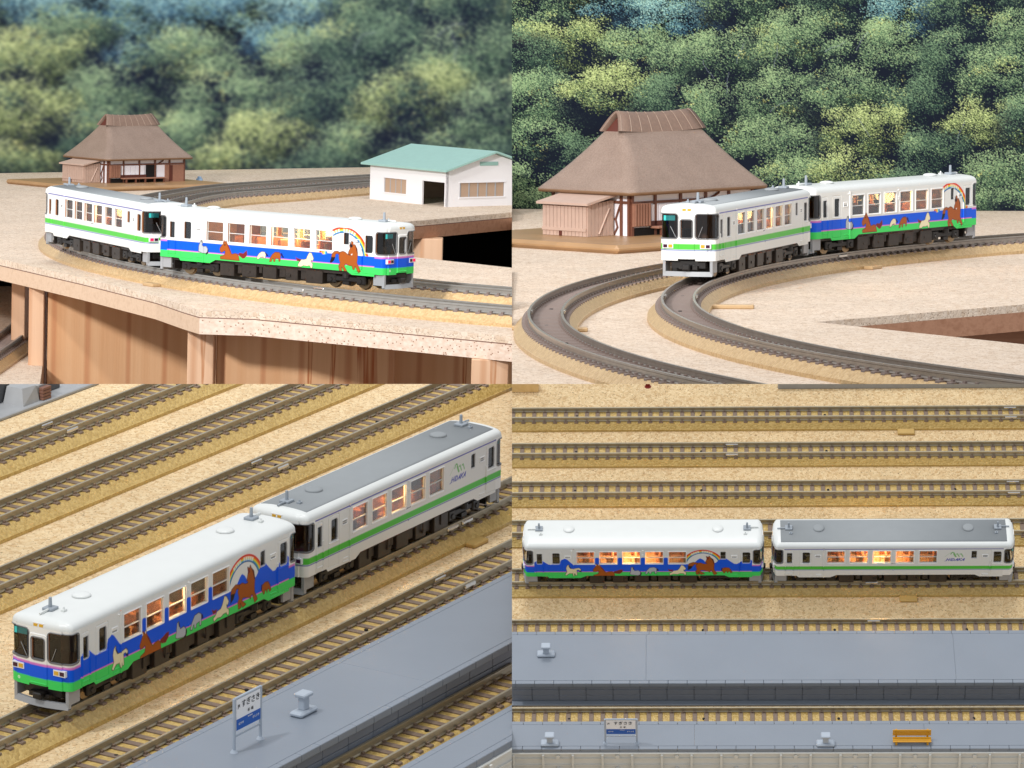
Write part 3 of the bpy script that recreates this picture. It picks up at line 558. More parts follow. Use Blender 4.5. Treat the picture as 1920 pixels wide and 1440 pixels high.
        for t0 in (-1, 1):                                        # lamp boxes
            ti, to = t0 * 4.5, t0 * 8.1; a, b = min(ti, to), max(ti, to)
            g = MB(); ebox(g, a, b, 9.75, 11.35, -.0, .9); box_ = part('lamp_box', g.mesh('lamp_box', 'signw'), root)
            for lo, hi, mt in ((4.8, 6.1, 'amber'), (6.5, 7.8, 'purple')):
                g = MB(); a2, b2 = sorted((t0 * lo, t0 * hi)); ebox(g, a2, b2, 10.05, 11.05, -.12, .4)
                part('headlight' if mt == 'amber' else 'tail_light', g.mesh('lens', mt), box_)
            g = MB(); g.tube([e(t0 * 3.7 if t0 < 0 else 3.9, 13.4, -.08 + .3), e(t0 * 3.7 + (1.6 if t0 > 0 else -1.8), 16.8, .2)], .09); part('wiper', g.mesh('wiper', 'silver'), root)
        g = MB(); ebox(g, -1.75, 1.75, 21.5, 22.7, .15, 1.6); hb = part('headlight_housing', g.mesh('headlight_housing', 'signw'), root)
        for t0 in (-.85, .85): g = MB(); ebox(g, t0 - .6, t0 + .6, 21.72, 22.45, .02, .6); part('headlight', g.mesh('headlight', 'amber'), hb)
        # snow plough, coupler
        g = MB()
        for y in (-1, 1):
            g.box(min(sg * 46.4, sg * 51.2), max(sg * 46.4, sg * 51.2), min(y * 7.5, y * 8.2), max(y * 7.5, y * 8.2), 2.0, 5.9)
        n = 9; pr = [(-8.3 + 16.6 * i / (n - 1)) for i in range(n)]
        for (z0, z1, d) in ((.9, 2.4, 0.0),):
            V = []; 
            for y in pr:
                f = 51.6 + 1.3 * (1 - (abs(y) / 8.3) ** 1.6); V += [(sg * f, y, z0), (sg * (f - .5), y, z1), (sg * (f - 1.3), y, z0), (sg * (f - 1.3), y, z1)]
            F = []
            for i in range(n - 1):
                a = 4 * i; b = a + 4; F += [(a, b, b + 1, a + 1), (a + 2, a + 3, b + 3, b + 2), (a + 1, b + 1, b + 3, a + 3), (a, a + 2, b + 2, b)]
            g.add(V, F)
        for y in (-7.9, 7.9): g.box(min(sg * 50.3, sg * 51.4), max(sg * 50.3, sg * 51.4), y - .45, y + .45, 1.2, 5.9)
        part('snow_plough', g.mesh('snow_plough', 'plow'), root)
        g = MB().box(min(sg * 48, sg * 50.5), max(sg * 48, sg * 50.5), -5.6, 5.6, 3.4, 5.8).box(min(sg * 49, sg * 53.6), max(sg * 49, sg * 53.6), -1.3, 1.3, 2.9, 4.6, b=.3).box(min(sg * 50, sg * 52), max(sg * 50, sg * 52), -2.8, -1.6, 3.2, 4.0).box(min(sg * 50, sg * 52), max(sg * 50, sg * 52), 1.8, 3.4, 3.0, 4.2)
        g.box(min(sg * 45.6, sg * 46.3), max(sg * 45.6, sg * 46.3), -7.2, 7.2, 1.6, 5.9)
        part('coupler', g.mesh('coupler', 'black'), root)
    g = MB().box(-47, 47, -7.6, 7.6, 4.9, 6.4).box(-24, 24, -2.4, 2.4, .8, 4.8)
    for y in (-1, 1):
        for (a, b, z0, w) in ((-23.5, -16, .8, 8.1), (-15.4, -12.8, 1.6, 7.0), (-12, -6.5, 1.1, 7.8), (-6, -3.2, 1.8, 7.2), (-2.4, 3.8, 1.0, 8.0), (4.6, 6.0, 2.6, 7.4), (6.8, 13.4, .9, 8.0), (14, 16.2, 1.8, 7.0), (17, 23.5, .7, 8.1)):
            g.box(a * y, b * y, 2.6, w, z0, 5.5, b=.2) if y > 0 else g.box(-b, -a, -w, -2.6, z0, 5.5, b=.2)
    for (a, b) in ((-9, -7), (9.5, 10.6), (-19, -18.4), (19.2, 20)): g.box(a, b, -8.25, 8.25, 2.4, 3.2).tube([(a, -8.3, 5.4), (a, -8.3, 2.6)], .2)
    part('underfloor_gear', g.mesh('underfloor_gear', 'brownblk'), root)
    wh = MB().cyl((0, -.5, 0), 'y', 2.75, 2.75, 1.0, 22).cyl((0, -.75, 0), 'y', 3.1, 3.1, .3, 22).mesh('wheel', 'wheel')
    whb = MB().cyl((0, .0, 0), 'y', 2.3, 2.3, .65, 20).mesh('wheel_disc', 'tyreblk')
    for bx in (-33.5, 33.5):
        g = MB()
        for y in (-1, 1):
            g.box(bx - 8.6, bx + 8.6, min(y * 5.9, y * 7.1), max(y * 5.9, y * 7.1), 2.3, 4.2, b=.3)
            for ax in (-6.6, 6.6): g.box(bx + ax - 2.0, bx + ax + 2.0, min(y * 6.2, y * 7.5), max(y * 6.2, y * 7.5), 1.5, 4.8, b=.4).cyl((bx + ax, 7.4 * y, 2.8), 'y', .9, .7, .4 * y, 10)
            g.cyl((bx, 6.9 * y, 3.6), 'z', 1.5, 1.5, 1.7, 12).box(bx - 1.4, bx + 1.4, min(y * 6, y * 7.4), max(y * 6, y * 7.4), 1.2, 2.4)
        bo = part('bogie', g.mesh('bogie', 'black'), root)
        for ax in (-6.6, 6.6):
            for y in (-1, 1): w = part('wheel', wh, bo, (bx + ax, 4.8 * y, 2.76), 0 if y > 0 else math.pi)
    # inside: floor, seats, bulkheads
    g = MB().box(-49, 49, -8.2, 8.2, 7.2, 7.7)
    g.box(-30.6, -30.1, -9.05, 9.05, 6.4, 22.4, 2).box(30.1, 30.6, -9.05, 9.05, 6.4, 22.4, 2).box(-30.7, -30.0, -7.0, 7.0, 22.4, 23.5, 3).box(30.0, 30.7, -7.0, 7.0, 22.4, 23.5, 3).box(-51, -50.8, -7, 7, 7.7, 12.8, 3).box(50.8, 51, -7, 7, 7.7, 12.8, 3).box(-48.5, -41, 1.5, 4.5, 7.7, 15.5, 3).box(41, 48.5, -4.5, -1.5, 7.7, 15.5, 3)
    for x in (-24, -13.5, -3, 7.5, 18):
        for y in (-1, 1): g.box(x - 2.6, x + 2.6, min(y * 2.4, y * 7.6), max(y * 2.4, y * 7.6), 7.7, 11.4, 1, b=.5).box(x - .7, x + .7, min(y * 2.4, y * 7.6), max(y * 2.4, y * 7.6), 11, 15.4, 1, b=.4)
    part('interior', g.mesh('interior', ['floor_in', 'seat', 'floor_in', 'dark_in']), root)
    part('interior_lamp', MB().cyl((-6, 0, 20.9), 'z', .9, .6, .9, 12).mesh('interior_lamp', LAMPM), root)
    return root
CAR = {'rainbow': build_car('rainbow', 'rainbow_railcar'), 'white': build_car('white', 'white_railcar')}
used_first = set()
def tree(o):
    yield o
    for c in o.children: yield from tree(c)
def place_car(k, kind, x, y, yaw, label, group):
    root = CAR[kind] if k == 'BR' else copy_tree(CAR[kind])
    root.matrix_world = top_matrix(k, x, y, 0, yaw); DIORAMA[k].append(root); tag(root, label, 'railcar', group)
    if k == 'TL':
        for o in tree(root):
            if o.name.startswith(('tail_light', 'headlight')) and not o.name.startswith('headlight_h') and o.parent.name.startswith('lamp_box'):
                o.material_slots[0].link = 'OBJECT'; o.material_slots[0].material = M['red' if o.name.startswith('tail') else 'purple']
    lam = POSE[k][3]
    d = bpy.data.lights.new('cabin_bulb', 'POINT'); d.energy = 4.3 * lam * lam; d.color = (1.0, .56, .22); d.shadow_soft_size = .04 * lam
    o = link(bpy.data.objects.new('cabin_bulb', d)); o.location = root.matrix_world @ Vector((-6, 0, 19.4))
    return root
# ------------------------------------------------------------------ tracks
def spline(pts, step=6.):
    P = [Vector((*p, 0)) for p in pts]; P = [2 * P[0] - P[1]] + P + [2 * P[-1] - P[-2]]; out = []
    for i in range(1, len(P) - 2):
        n = max(2, int((P[i + 1] - P[i]).length / step))
        for j in range(n):
            t = j / n; a, b, c, d = P[i - 1], P[i], P[i + 1], P[i + 2]
            out.append(.5 * ((2 * b) + (-a + c) * t + (2 * a - 5 * b + 4 * c - d) * t * t + (-a + 3 * b - 3 * c + d) * t ** 3))
    return out + [P[-2]]
def arc(c, r, a0, a1, n=90): return [Vector((c[0] + r * math.cos(a0 + (a1 - a0) * i / n), c[1] + r * math.sin(a0 + (a1 - a0) * i / n), 0)) for i in range(n + 1)]
def sweep(path, prof):
    n = len(prof); V = []; F = []
    for i, p in enumerate(path):
        d = (path[min(i + 1, len(path) - 1)] - path[max(i - 1, 0)]); d.normalize(); nx, ny = -d.y, d.x
        V += [(p.x + nx * a, p.y + ny * a, b) for a, b in prof]
    for i in range(len(path) - 1):
        for j in range(n): F.append((i * n + j, i * n + (j + 1) % n, (i + 1) * n + (j + 1) % n, (i + 1) * n + j))
    F += [tuple(range(n)), tuple(range((len(path) - 1) * n, len(path) * n))[::-1]]
    return V, F
def rail_prof(c): return [(c - .36, 0), (c + .36, 0), (c + .38, -.5), (c + .16, -.7), (c + .16, -1.75), (c + .5, -2.05), (c + .5, -2.2), (c - .5, -2.2), (c - .5, -2.05), (c - .16, -1.75), (c - .16, -.7), (c - .38, -.5)]
SLEEP = {}
def sleeper_mesh(mat, ws):
    key = (mat, ws)
    if key not in SLEEP:
        g = MB().box(-.95, .95, -6.9 * ws, 6.9 * ws, -3.0, -2.12, b=.12)
        for y in (-4.8 * ws, 4.8 * ws):
            for s in (-1, 1): g.box(-.45, .45, min(y + s * .42, y + s * 1.15), max(y + s * .42, y + s * 1.15), -2.15, -1.55)
        SLEEP[key] = g.mesh('sleeper', mat)
    return SLEEP[key]
def track(k, path, label, ws=1.0, pitch=4.87, bal='bal_low', slp='sleeper_low', rail='rail_low', lip='plain_och', joiners=(), tabs=(), z0=0., group=None, base=-6.2):
    t = thing(k, 'railway_track', label, 'track', z=z0, group=group)
    bed = [(-9.25 * ws, base), (-9.25 * ws, base + 1.1), (-9.0 * ws, base + 1.15), (-6.7 * ws, -2.55), (6.7 * ws, -2.55), (9.0 * ws, base + 1.15), (9.25 * ws, base + 1.1), (9.25 * ws, base)]
    V, F = sweep(path, bed); part('roadbed', MB().add(V, F).mesh('roadbed', bal), t)
    for c in (-4.8 * ws, 4.8 * ws): V, F = sweep(path, rail_prof(c)); part('rail', MB().add(V, F).mesh('rail', rail), t)
    acc = [0.]
    for a, b in zip(path[:-1], path[1:]): acc.append(acc[-1] + (b - a).length)
    acc = np.array(acc); X = np.array([[p.x, p.y] for p in path]); sm = sleeper_mesh(slp, ws)
    d = pitch * .3
    while d < acc[-1]:
        x, y = np.interp(d, acc, X[:, 0]), np.interp(d, acc, X[:, 1])
        if in_view(k, (x, y, z0 - 2)):
            i = min(len(path) - 2, int(np.searchsorted(acc, d, 'right') - 1)); v = path[i + 1] - path[i]
            part('sleeper', sm, t, (x, y, 0), math.atan2(v.y, v.x))
        d += pitch
    jm = MB().box(-2.9, 2.9, -.72, .72, -1.75, -.45, b=.3).mesh('rail_joiner', 'joiner')
    def at(d, off):
        x, y = np.interp(d, acc, X[:, 0]), np.interp(d, acc, X[:, 1]); i = min(len(path) - 2, int(np.searchsorted(acc, d, 'right') - 1)); v = path[i + 1] - path[i]; a = math.atan2(v.y, v.x)
        return (x - math.sin(a) * off, y + math.cos(a) * off), a
    hm = MB().cyl((0, 0, -2.5), 'z', .55, .55, .42, 12).mesh('pin_hole', 'hole')
    for d in np.arange(31, acc[-1], 57.0):
        (x, y), a = at(d, 0)
        if in_view(k, (x, y, z0 - 2)): part('pin_hole', hm, t, (x, y, 0))
    for d in joiners:
        for c in (-4.8, 4.8): (x, y), a = at(d, c * ws); part('rail_joiner', jm, t, (x, y, 0), a)
        V = MB().box(-.12, .12, -9.3 * ws, 9.3 * ws, base + .1, -2.45).mesh('joint_line', 'black') if False else None
    for d, off, *ln in tabs:
        (x, y), a = at(d, off); hl = ln[0] if ln else 3.9; hw = ln[1] if ln else 1.8; part('joint_tab', MB().box(-hl, hl, -hw, hw, base, base + 1.3, b=.3).mesh('joint_tab', lip), t, (x, y, 0), a)
    return t
def line(org, yaw, n, t0, t1, seg=24):
    c, s = math.cos(yaw), math.sin(yaw); return [Vector((org[0] + c * (t0 + (t1 - t0) * i / seg) - s * n, org[1] + s * (t0 + (t1 - t0) * i / seg) + c * n, 0)) for i in range(seg + 1)]
def frame_of(org, yaw):
    c, s = math.cos(yaw), math.sin(yaw); return lambda t, n: (org[0] + c * t - s * n, org[1] + s * t + c * n)

# ------------------------------------------------------------------ platforms, station sign, fixtures
def platform(k, org, yaw, n_far, n_near, t0, t1, label, cream=False, seam=(), z=6.5, base=-6.2):
    x, y = frame_of(org, yaw)(0, 0); p = thing(k, 'station_platform', label, 'platform', x, y, 0, yaw, 'platforms of the station boards')
    prev = t0
    for e in list(seam) + [t1]:                                    # deck plates with a hairline joint
        part('deck', MB().box(prev + .025, e - .025, n_near + 2.1, n_far - 2.1, z - 1.6, z - .02, b=.05).mesh('deck', 'deck'), p); prev = e
    pit = 8.1; ks = MB().box(.06, pit - .06, -1.0, 1.0, -1.9, 0, b=.14).mesh('kerb_stone', 'deck')
    q = t0
    while q < t1 - pit:
        if in_view(k, (*frame_of(org, yaw)(q, n_far), z)): part('kerb_stone', ks, p, (q, n_far - 1.05, z))
        if in_view(k, (*frame_of(org, yaw)(q, n_near), z)): part('kerb_stone', ks, p, (q, n_near + 1.05, z))
        q += pit
    if not cream:
        wn = n_near + 2.0; bp_ = 11.5; zz = [base + 1.0, base + 4.2, base + 7.4, z - 2.0]; q = t0
        part('wall_core', MB().box(t0, t1, wn + .6, n_far - 2.4, base, z - 1.7).mesh('wall_core', 'deck2'), p)
        blocks = [MB().box(.1, bp_ - .1, 0, .8, a + .08, b - .08, b=.1).mesh('wall_block', 'deck2') for a, b in zip(zz[:-1], zz[1:])]
        while q < t1 - bp_:
            if in_view(k, (*frame_of(org, yaw)(q, wn), 0), 60):
                for b in blocks: part('wall_block', b, p, (q, wn, 0))
            q += bp_
        part('footing', MB().box(t0, t1, wn - 2.6, wn + .7, base, base + .9, b=.15).mesh('footing', 'deck'), p)
    else:
        wn = n_near + .4; part('back_wall', MB().box(t0, t1, wn, wn + 1.2, base - 6, z - 1.95).mesh('back_wall', 'deckwall'), p); q = t0
        part('edge_lip', MB().box(t0, t1, wn - .9, wn + .2, z - 2.6, z - 1.92, b=.15).mesh('edge_lip', 'deckwall'), p)
        rib = MB().box(-.5, .5, -1.5, .1, base - 5.9, z - 2.6, b=.1).mesh('rib', 'deckwall'); bos = MB().cyl((0, 0, 0), 'y', .9, .85, -1.1, 16).mesh('boss', 'deckwall'); bar = MB().box(.5, 12.0, -.55, .1, -.14, .14).mesh('groove_bar', 'deckwall')
        i = 0
        while q < t1:
            part('rib', rib, p, (q, wn, 0))
            for zb in (1.2, -2.4): part('groove_bar', bar, p, (q, wn, zb))
            if i % 2 == 0:
                for zb in (2.6, -4.4): part('boss', bos, p, (q + 6.2, wn, zb))
            q += 12.4; i += 1
    return p
def text_mesh(s, size, mat, extr=.02):
    c = bpy.data.curves.new('t', 'FONT'); c.body = s; c.size = size; c.align_x = 'CENTER'; c.align_y = 'CENTER'; c.extrude = extr; c.resolution_u = 3
    o = bpy.data.objects.new('t', c); link(o); bpy.context.view_layer.update(); me = bpy.data.meshes.new_from_object(o.evaluated_get(bpy.context.evaluated_depsgraph_get())); bpy.data.objects.remove(o)
    me.materials.clear(); me.materials.append(M[mat]); return me
def station_sign(k, x, y, z, yaw, label, w=13.2):
    t = thing(k, 'station_sign', label, 'sign', x, y, z, yaw)
    h = w / 2
    for s in (-1, 1): part('post', MB().tube([(s * h, 0, 0), (s * h, 0, 13.6)], .42, 8).cyl((s * h, 0, 0), 'z', 1.05, .6, .7, 14).mesh('post', 'fix'), t)
    part('crossbar', MB().tube([(-h, 0, 4.0), (h, 0, 4.0)], .26, 8).tube([(-h, 0, 13.5), (h, 0, 13.5)], .36, 8).mesh('crossbar', 'fix'), t)
    b = part('board', MB().box(-h + .5, h - .5, -.3, .3, 5.4, 13.2).mesh('board', 'signw'), t)
    part('blue_band', MB().box(-h + .52, h - .52, -.36, .36, 5.45, 8.2).mesh('blue_band', 'signb'), b)
    for s, size, px, pz, mt in (('すぎさき', 2.0, .9, 11.5, 'ink'), ('JR', 1.15, -h + 1.5, 11.4, 'ink'), ('杉  崎', .95, .8, 9.3, 'ink'), ('はやせ', .75, -h + 2.4, 6.9, 'signw'), ('きたさき', .75, h - 2.6, 6.9, 'signw'), ('SUGISAKI', .5, .6, 7.75, 'signw')):
        me = text_mesh(s, size, mt); me.transform(Matrix.Rotation(math.pi / 2, 4, 'X')); part('lettering', me, b, (px, -.42, pz))
    return t
def pedestal(k, x, y, z, yaw, label):
    t = thing(k, 'platform_stand', label, 'stand', x, y, z, yaw, 'small grey stands on the platforms')
    part('base', MB().box(-3.8, 3.8, -1.9, 1.9, 0, 1.3, b=.45).mesh('base', 'fix'), t); part('column', MB().box(-1.25, 1.25, -.95, .95, 1.2, 4.6, b=.2).mesh('column', 'fix'), t)
    part('cap', MB().box(-2.0, 2.0, -1.7, 1.7, 4.5, 5.6, b=.3).mesh('cap', 'fix'), t); return t

# ------------------------------------------------------------------ thatched farmhouse, shed
def farmhouse(k, x, y, z, yaw, s, label):
    LX, LY, EZ = 68., 42., 16.6; t = thing(k, 'thatched_farmhouse', label, 'house', x, y, z, yaw, None, s); X, Y = LX / 2, LY / 2
    part('base_plate', MB().box(-X - 42, X + 16, -Y - 34, Y + 20, -3.2, 0, b=1.3).mesh('base_plate', 'plate'), t)
    w = MB().box(-X, X, -Y, Y, 0, EZ + 2); part('wall', w.mesh('wall', 'plaster'), t)
    post = MB().box(-.6, .6, -.6, .6, 0, EZ + 1).mesh('post', 'timber'); post2 = MB().box(-.6, .6, -.55, .55, 0, EZ + 1).mesh('post', 'timber')
    for px in (-X + .6, -X + 13, -X + 27, -X + 41, -X + 54, X - .6): part('post', post, t, (px, -Y - .1, 0))
    for py in (-Y + .6, -Y + 4.6, -Y + 14, -Y + 24, -Y + 34, Y - .6): part('post', post2, t, (-X - .1, py, 0))
    part('beam', MB().box(-X, X, -Y - .6, -Y, 12.0, 13.0).mesh('beam', 'timber'), t); part('beam', MB().box(-X - .6, -X, -Y, Y, 12.2, 13.2).mesh('beam', 'timber'), t)
    # end bay with slatted shutter, sliding screens, doorway, veranda
    sh = part('shutter', MB().box(-X + .2, -X + 9.6, -Y - 1.5, -Y - .2, 3.6, 12.4).mesh('shutter', 'timber_lt'), t)
    for i in range(6): part('slat', MB().box(-X + .6 + i * 1.5, -X + 1.35 + i * 1.5, -Y - 2.0, -Y - 1.4, 3.8, 12.2).mesh('slat', 'timber_lt'), sh)
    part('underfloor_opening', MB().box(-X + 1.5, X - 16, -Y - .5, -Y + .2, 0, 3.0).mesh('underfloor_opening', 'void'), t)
    for i in range(5):
        sc_ = part('screen', MB().box(-X + 11 + i * 4.2, -X + 14.6 + i * 4.2, -Y - .55, -Y, 5.4, 11.6).mesh('screen', 'plaster'), t)
    part('wainscot', MB().box(-X + 10, -X + 33, -Y - .7, -Y, 3.2, 5.4).mesh('wainscot', 'maroon'), t)
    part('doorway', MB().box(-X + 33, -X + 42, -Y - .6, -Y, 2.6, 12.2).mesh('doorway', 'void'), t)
    part('board_wall', MB().box(-X + 50, X - .4, -Y - .65, -Y, 0, 11.8).mesh('board_wall', 'timber_lt'), t); part('slot', MB().box(-X + 54, -X + 56.5, -Y - .9, -Y, .6, 11.4).mesh('slot', 'maroon'), t)
    part('veranda', MB().box(-X + 10, -X + 48, -Y - 5, -Y - .6, 2.6, 3.5, b=.2).mesh('veranda', 'timber_lt'), t)
    for i in range(5): part('veranda_leg', MB().box(-X + 12 + i * 8.4, -X + 13 + i * 8.4, -Y - 4.8, -Y - 3.8, 0, 2.6).mesh('veranda_leg', 'timber'), t)
    for pts in (((-X - .3, -Y + 8.6, .2), (-X - .4, -Y + 6.6, 3.2), (-X - .4, -Y + 7.6, 6.2), (-X - .4, -Y + 5.2, 11.6)), ((-X - .3, -Y + 10.4, 6.6), (-X - .4, -Y + 7.6, 6.2))): part('bent_brace', MB().tube(pts, .42, 6).mesh('bent_brace', 'timber'), t)
    part('bent_brace', MB().tube(((X - 24, -Y - .4, 12.8), (X - 20, -Y - .5, 14.6), (X - 18, -Y - .4, 17)), .45, 6).mesh('bent_brace', 'timber'), t)
    # hut
    hx0, hx1, hy0, hy1 = -X - 15, -X - .9, -Y + 8.4, -Y + 32; hut = part('lean_to', MB().box(hx0, hx1, hy0, hy1, 0, 11.6).mesh('lean_to', 'hut'), t)
    for i in range(12):
        yy = hy0 + (hy1 - hy0) * i / 12; part('plank', MB().box(hx0 - .35, hx0 + .1, yy + .12, yy + 1.85, .1, 11.4).mesh('plank', 'hut'), hut)
    for i in range(7):
        xx = hx0 + (hx1 - hx0) * i / 7; part('plank', MB().box(xx + .12, xx + 1.9, hy0 - .35, hy0 + .1, .1, 12.2 + .2 * i).mesh('plank', 'hut'), hut)
    part('rail_board', MB().box(hx0 - .75, hx0 - .3, hy0, hy1, 2.0, 3.2).mesh('rail_board', 'hut'), hut); part('hatch', MB().box(hx0 - .5, hx0 - .2, hy0 + 13, hy0 + 14.6, .1, 2.4).mesh('hatch', 'maroon'), hut)
    part('brace', MB().tube(((hx0 + 6, hy0 - .5, .8), (hx0 + 11.5, hy0 - .5, 10.4)), .4, 5).mesh('brace', 'hut'), hut)
    V = [(hx0 - 2.2, hy0 - 2.4, 11.9), (hx1, hy0 - 2.4, 15.2), (hx1, hy1 + 1.6, 15.2), (hx0 - 2.2, hy1 + 1.6, 11.9)]
    part('lean_to_roof', MB().add([(a, b, c) for a, b, c in V] + [(a, b, c + .9) for a, b, c in V], [(3, 2, 1, 0), (4, 5, 6, 7), (0, 1, 5, 4), (1, 2, 6, 5), (2, 3, 7, 6), (3, 0, 4, 7)]).mesh('lean_to_roof', 'hut'), hut)
    # thatch: flared hip roof built from rounded rings
    def ring(a, b, r, zz, n=10):
        out = []
        for cx, cy, a0 in ((a - r, -b + r, -90), (a - r, b - r, 0), (-a + r, b - r, 90), (-a + r, -b + r, 180)):
            for i in range(n): an = R_(a0 + 90 * i / (n - 1)); out.append((cx + r * math.cos(an), cy + r * math.sin(an), zz))
        return out
    prof = [(X + 2.5, Y + 2.5, 3, EZ - .6), (X + 5.0, Y + 5.4, 4.5, EZ - 1.0), (X + 5.2, Y + 5.6, 4.5, EZ + .2), (X + 4.0, Y + 4.2, 4.5, EZ + 1.6), (X + .4, Y + .4, 4.5, EZ + 5.4), (X - 3.6, Y - 4.0, 4.5, EZ + 10.2), (X - 7.0, Y - 8.6, 4, EZ + 15), (X - 9.6, Y - 12.6, 3.2, EZ + 19.2), (X - 11.0, 4.8, 2.0, EZ + 22.2)]
    g = MB(); nn = 40
    for a, b, r, zz in prof: g.v += ring(a, b, r, zz)
    for j in range(len(prof) - 1):
        for i in range(nn): g.f.append((j * nn + i, j * nn + (i + 1) % nn, (j + 1) * nn + (i + 1) % nn, (j + 1) * nn + i)); g.m.append(1 if j < 2 else 0)
    g.f.append(tuple(range((len(prof) - 1) * nn, len(prof) * nn))); g.m.append(0)
    roof = part('thatched_roof', g.mesh('thatched_roof', ['thatch', 'thatch_edge'], True), t)
    zr = EZ + 21.6; hl = X - 9.8; n = 12; cap = MB(); sect = []
    for i in range(n + 1):
        u = -1 + 2 * i / n; sect.append((5.4 * u, 7.6 * (1 - abs(u) ** 1.45)))
    xs = [-hl + 2 * hl * j / 8 for j in range(9)]
    for off in (0, 1.0):
        for x_ in xs:
            sag = .9 * (x_ / hl) ** 2
            for a, b in sect: cap.v.append((x_ * (1 - .15 * b / 7.6), a * (1 - .16 * off), zr + max(-.3, b - off) + sag))
    m1 = n + 1; tot = 9 * m1
    for j in range(8):
        for i in range(n): cap.f.append((j * m1 + i, (j + 1) * m1 + i, (j + 1) * m1 + i + 1, j * m1 + i + 1)); cap.m.append(0); cap.f.append((tot + j * m1 + i, tot + j * m1 + i + 1, tot + (j + 1) * m1 + i + 1, tot + (j + 1) * m1 + i)); cap.m.append(0)
    for j in (0, 8):
        for i in range(n): cap.f.append((j * m1 + i, j * m1 + i + 1, tot + j * m1 + i + 1, tot + j * m1 + i)); cap.m.append(0)
    rc = part('ridge_cap', cap.mesh('ridge_cap', 'ridge', True), roof)
    for sx_ in (-1, 1): part('gable_vent', MB().add([(sx_ * (hl - 1.6), -4.2, zr), (sx_ * (hl - 1.6), 4.2, zr), (sx_ * (hl - 4.8), 0, zr + 6.2), (sx_ * (hl - 2.2), -4.2, zr), (sx_ * (hl - 2.2), 4.2, zr), (sx_ * (hl - 5.4), 0, zr + 6.2)], [(0, 1, 2), (5, 4, 3), (0, 2, 5, 3), (1, 4, 5, 2)]).mesh('gable_vent', 'maroon'), roof)
    for j in range(9):
        x_ = -hl + 1.6 + (2 * hl - 3.2) * j / 8; sag = .9 * (x_ / hl) ** 2
        part('binding', MB().tube([((x_ + .5 * (a / 5.4)) * (1 - .15 * b / 7.6), a, zr + b + sag + .05) for a, b in sect], .16, 5).mesh('binding', 'strip'), roof)
    return t
def wall_open(g, L, z0, z1, holes, th=1.0, top=None):
    """vertical wall along x from 0 to L with rectangular openings, thickness th towards +y"""
    xs = sorted({0, L} | {h[0] for h in holes} | {h[1] for h in holes}); zs = sorted({z0, z1} | {h[2] for h in holes} | {h[3] for h in holes})
    for a, b in zip(xs[:-1], xs[1:]):
        for c, d in zip(zs[:-1], zs[1:]):
            if not any(h[0] <= a and b <= h[1] and h[2] <= c and d <= h[3] for h in holes): g.box(a, b, 0, th, c, d)
def shed(k, x, y, z, yaw, label):
    L, D, H, RZ = 60., 56., 17.6, 25.5; t = thing(k, 'white_shed', label, 'shed', x, y, z, yaw)
    g = MB(); wall_open(g, L, 0, H, [(11, 28.5, 4.2, 11.2), (41, 58.2, 0, 11.6)]); part('front_wall', g.mesh('front_wall', 'shedw'), t)
    g = MB(); wall_open(g, D, 0, H, [(8, 36, 4.6, 11.4)], 1.0); me = g.mesh('side_wall', 'shedw'); me.transform(Matrix.Translation((L, 0, 0)) @ Matrix.Rotation(math.pi / 2, 4, 'Z')); sw = part('side_wall', me, t)
    part('gable', MB().add([(L, 0, H), (L, D, H), (L, D / 2, RZ), (L - 1, 0, H), (L - 1, D, H), (L - 1, D / 2, RZ)], [(0, 1, 2), (5, 4, 3), (0, 2, 5, 3), (1, 4, 5, 2)]).mesh('gable', 'shedw'), t)
    part('gable', MB().add([(0, 0, H), (0, D, H), (0, D / 2, RZ), (1, 0, H), (1, D, H), (1, D / 2, RZ)], [(2, 1, 0), (3, 4, 5), (0, 3, 5, 2), (1, 2, 5, 4)]).mesh('gable', 'shedw'), t)
    part('rear_wall', MB().box(0, L, D - 1, D, 0, H).box(0, 1, 1, D - 1, 0, H).mesh('rear_wall', 'shed_in'), t)
    part('vent', MB().box(L, L + .3, D * .36, D * .56, 19.6, 21.4).mesh('vent', 'teal_roof'), t)
    for q in range(6): part('mullion', MB().box(L - .7, L - .35, 8 + q * 5.5 + .3, 8 + q * 5.5 + .9, 4.6, 11.4).mesh('mullion', 'plow'), t)
    for q in range(4): part('mullion', MB().box(11 + q * 4.3, 11.5 + q * 4.3, .4, .7, 4.2, 11.2).mesh('mullion', 'plow'), t)
    for (a, b, c, d, e, f) in ((10.4, 29.1, -.3, 0, 3.7, 4.2), (10.4, 29.1, -.3, 0, 11.2, 11.7)): part('window_trim', MB().box(a, b, c, d, e, f).mesh('window_trim', 'shedw'), t)
    part('window_pane', MB().box(L - .9, L - .6, 8, 36, 4.6, 11.4).mesh('window_pane', 'shed_in'), t); part('window_pane', MB().box(11, 28.5, .5, .8, 4.2, 11.2).mesh('window_pane', 'shed_in'), t)
    part('window_trim', MB().box(L, L + .3, 7.4, 36.6, 3.9, 4.6).box(L, L + .3, 7.4, 36.6, 11.4, 12.0).mesh('window_trim', 'shedw'), t)
    o, sl = 3.4, (RZ - H) / (D / 2); r = MB()
    for s in (0, 1):
        ye, yr = (-o, D / 2) if s == 0 else (D + o, D / 2); V = [(-o, ye, H + .3 - o * sl), (L + o, ye, H + .3 - o * sl), (L + o, yr, RZ + .3), (-o, yr, RZ + .3)]
        r.add(V + [(a, b, c + .9) for a, b, c in V], [(3, 2, 1, 0), (4, 5, 6, 7), (0, 1, 5, 4), (1, 2, 6, 5), (2, 3, 7, 6), (3, 0, 4, 7)])
    part('roof', r.mesh('roof', 'teal_roof'), t); return t

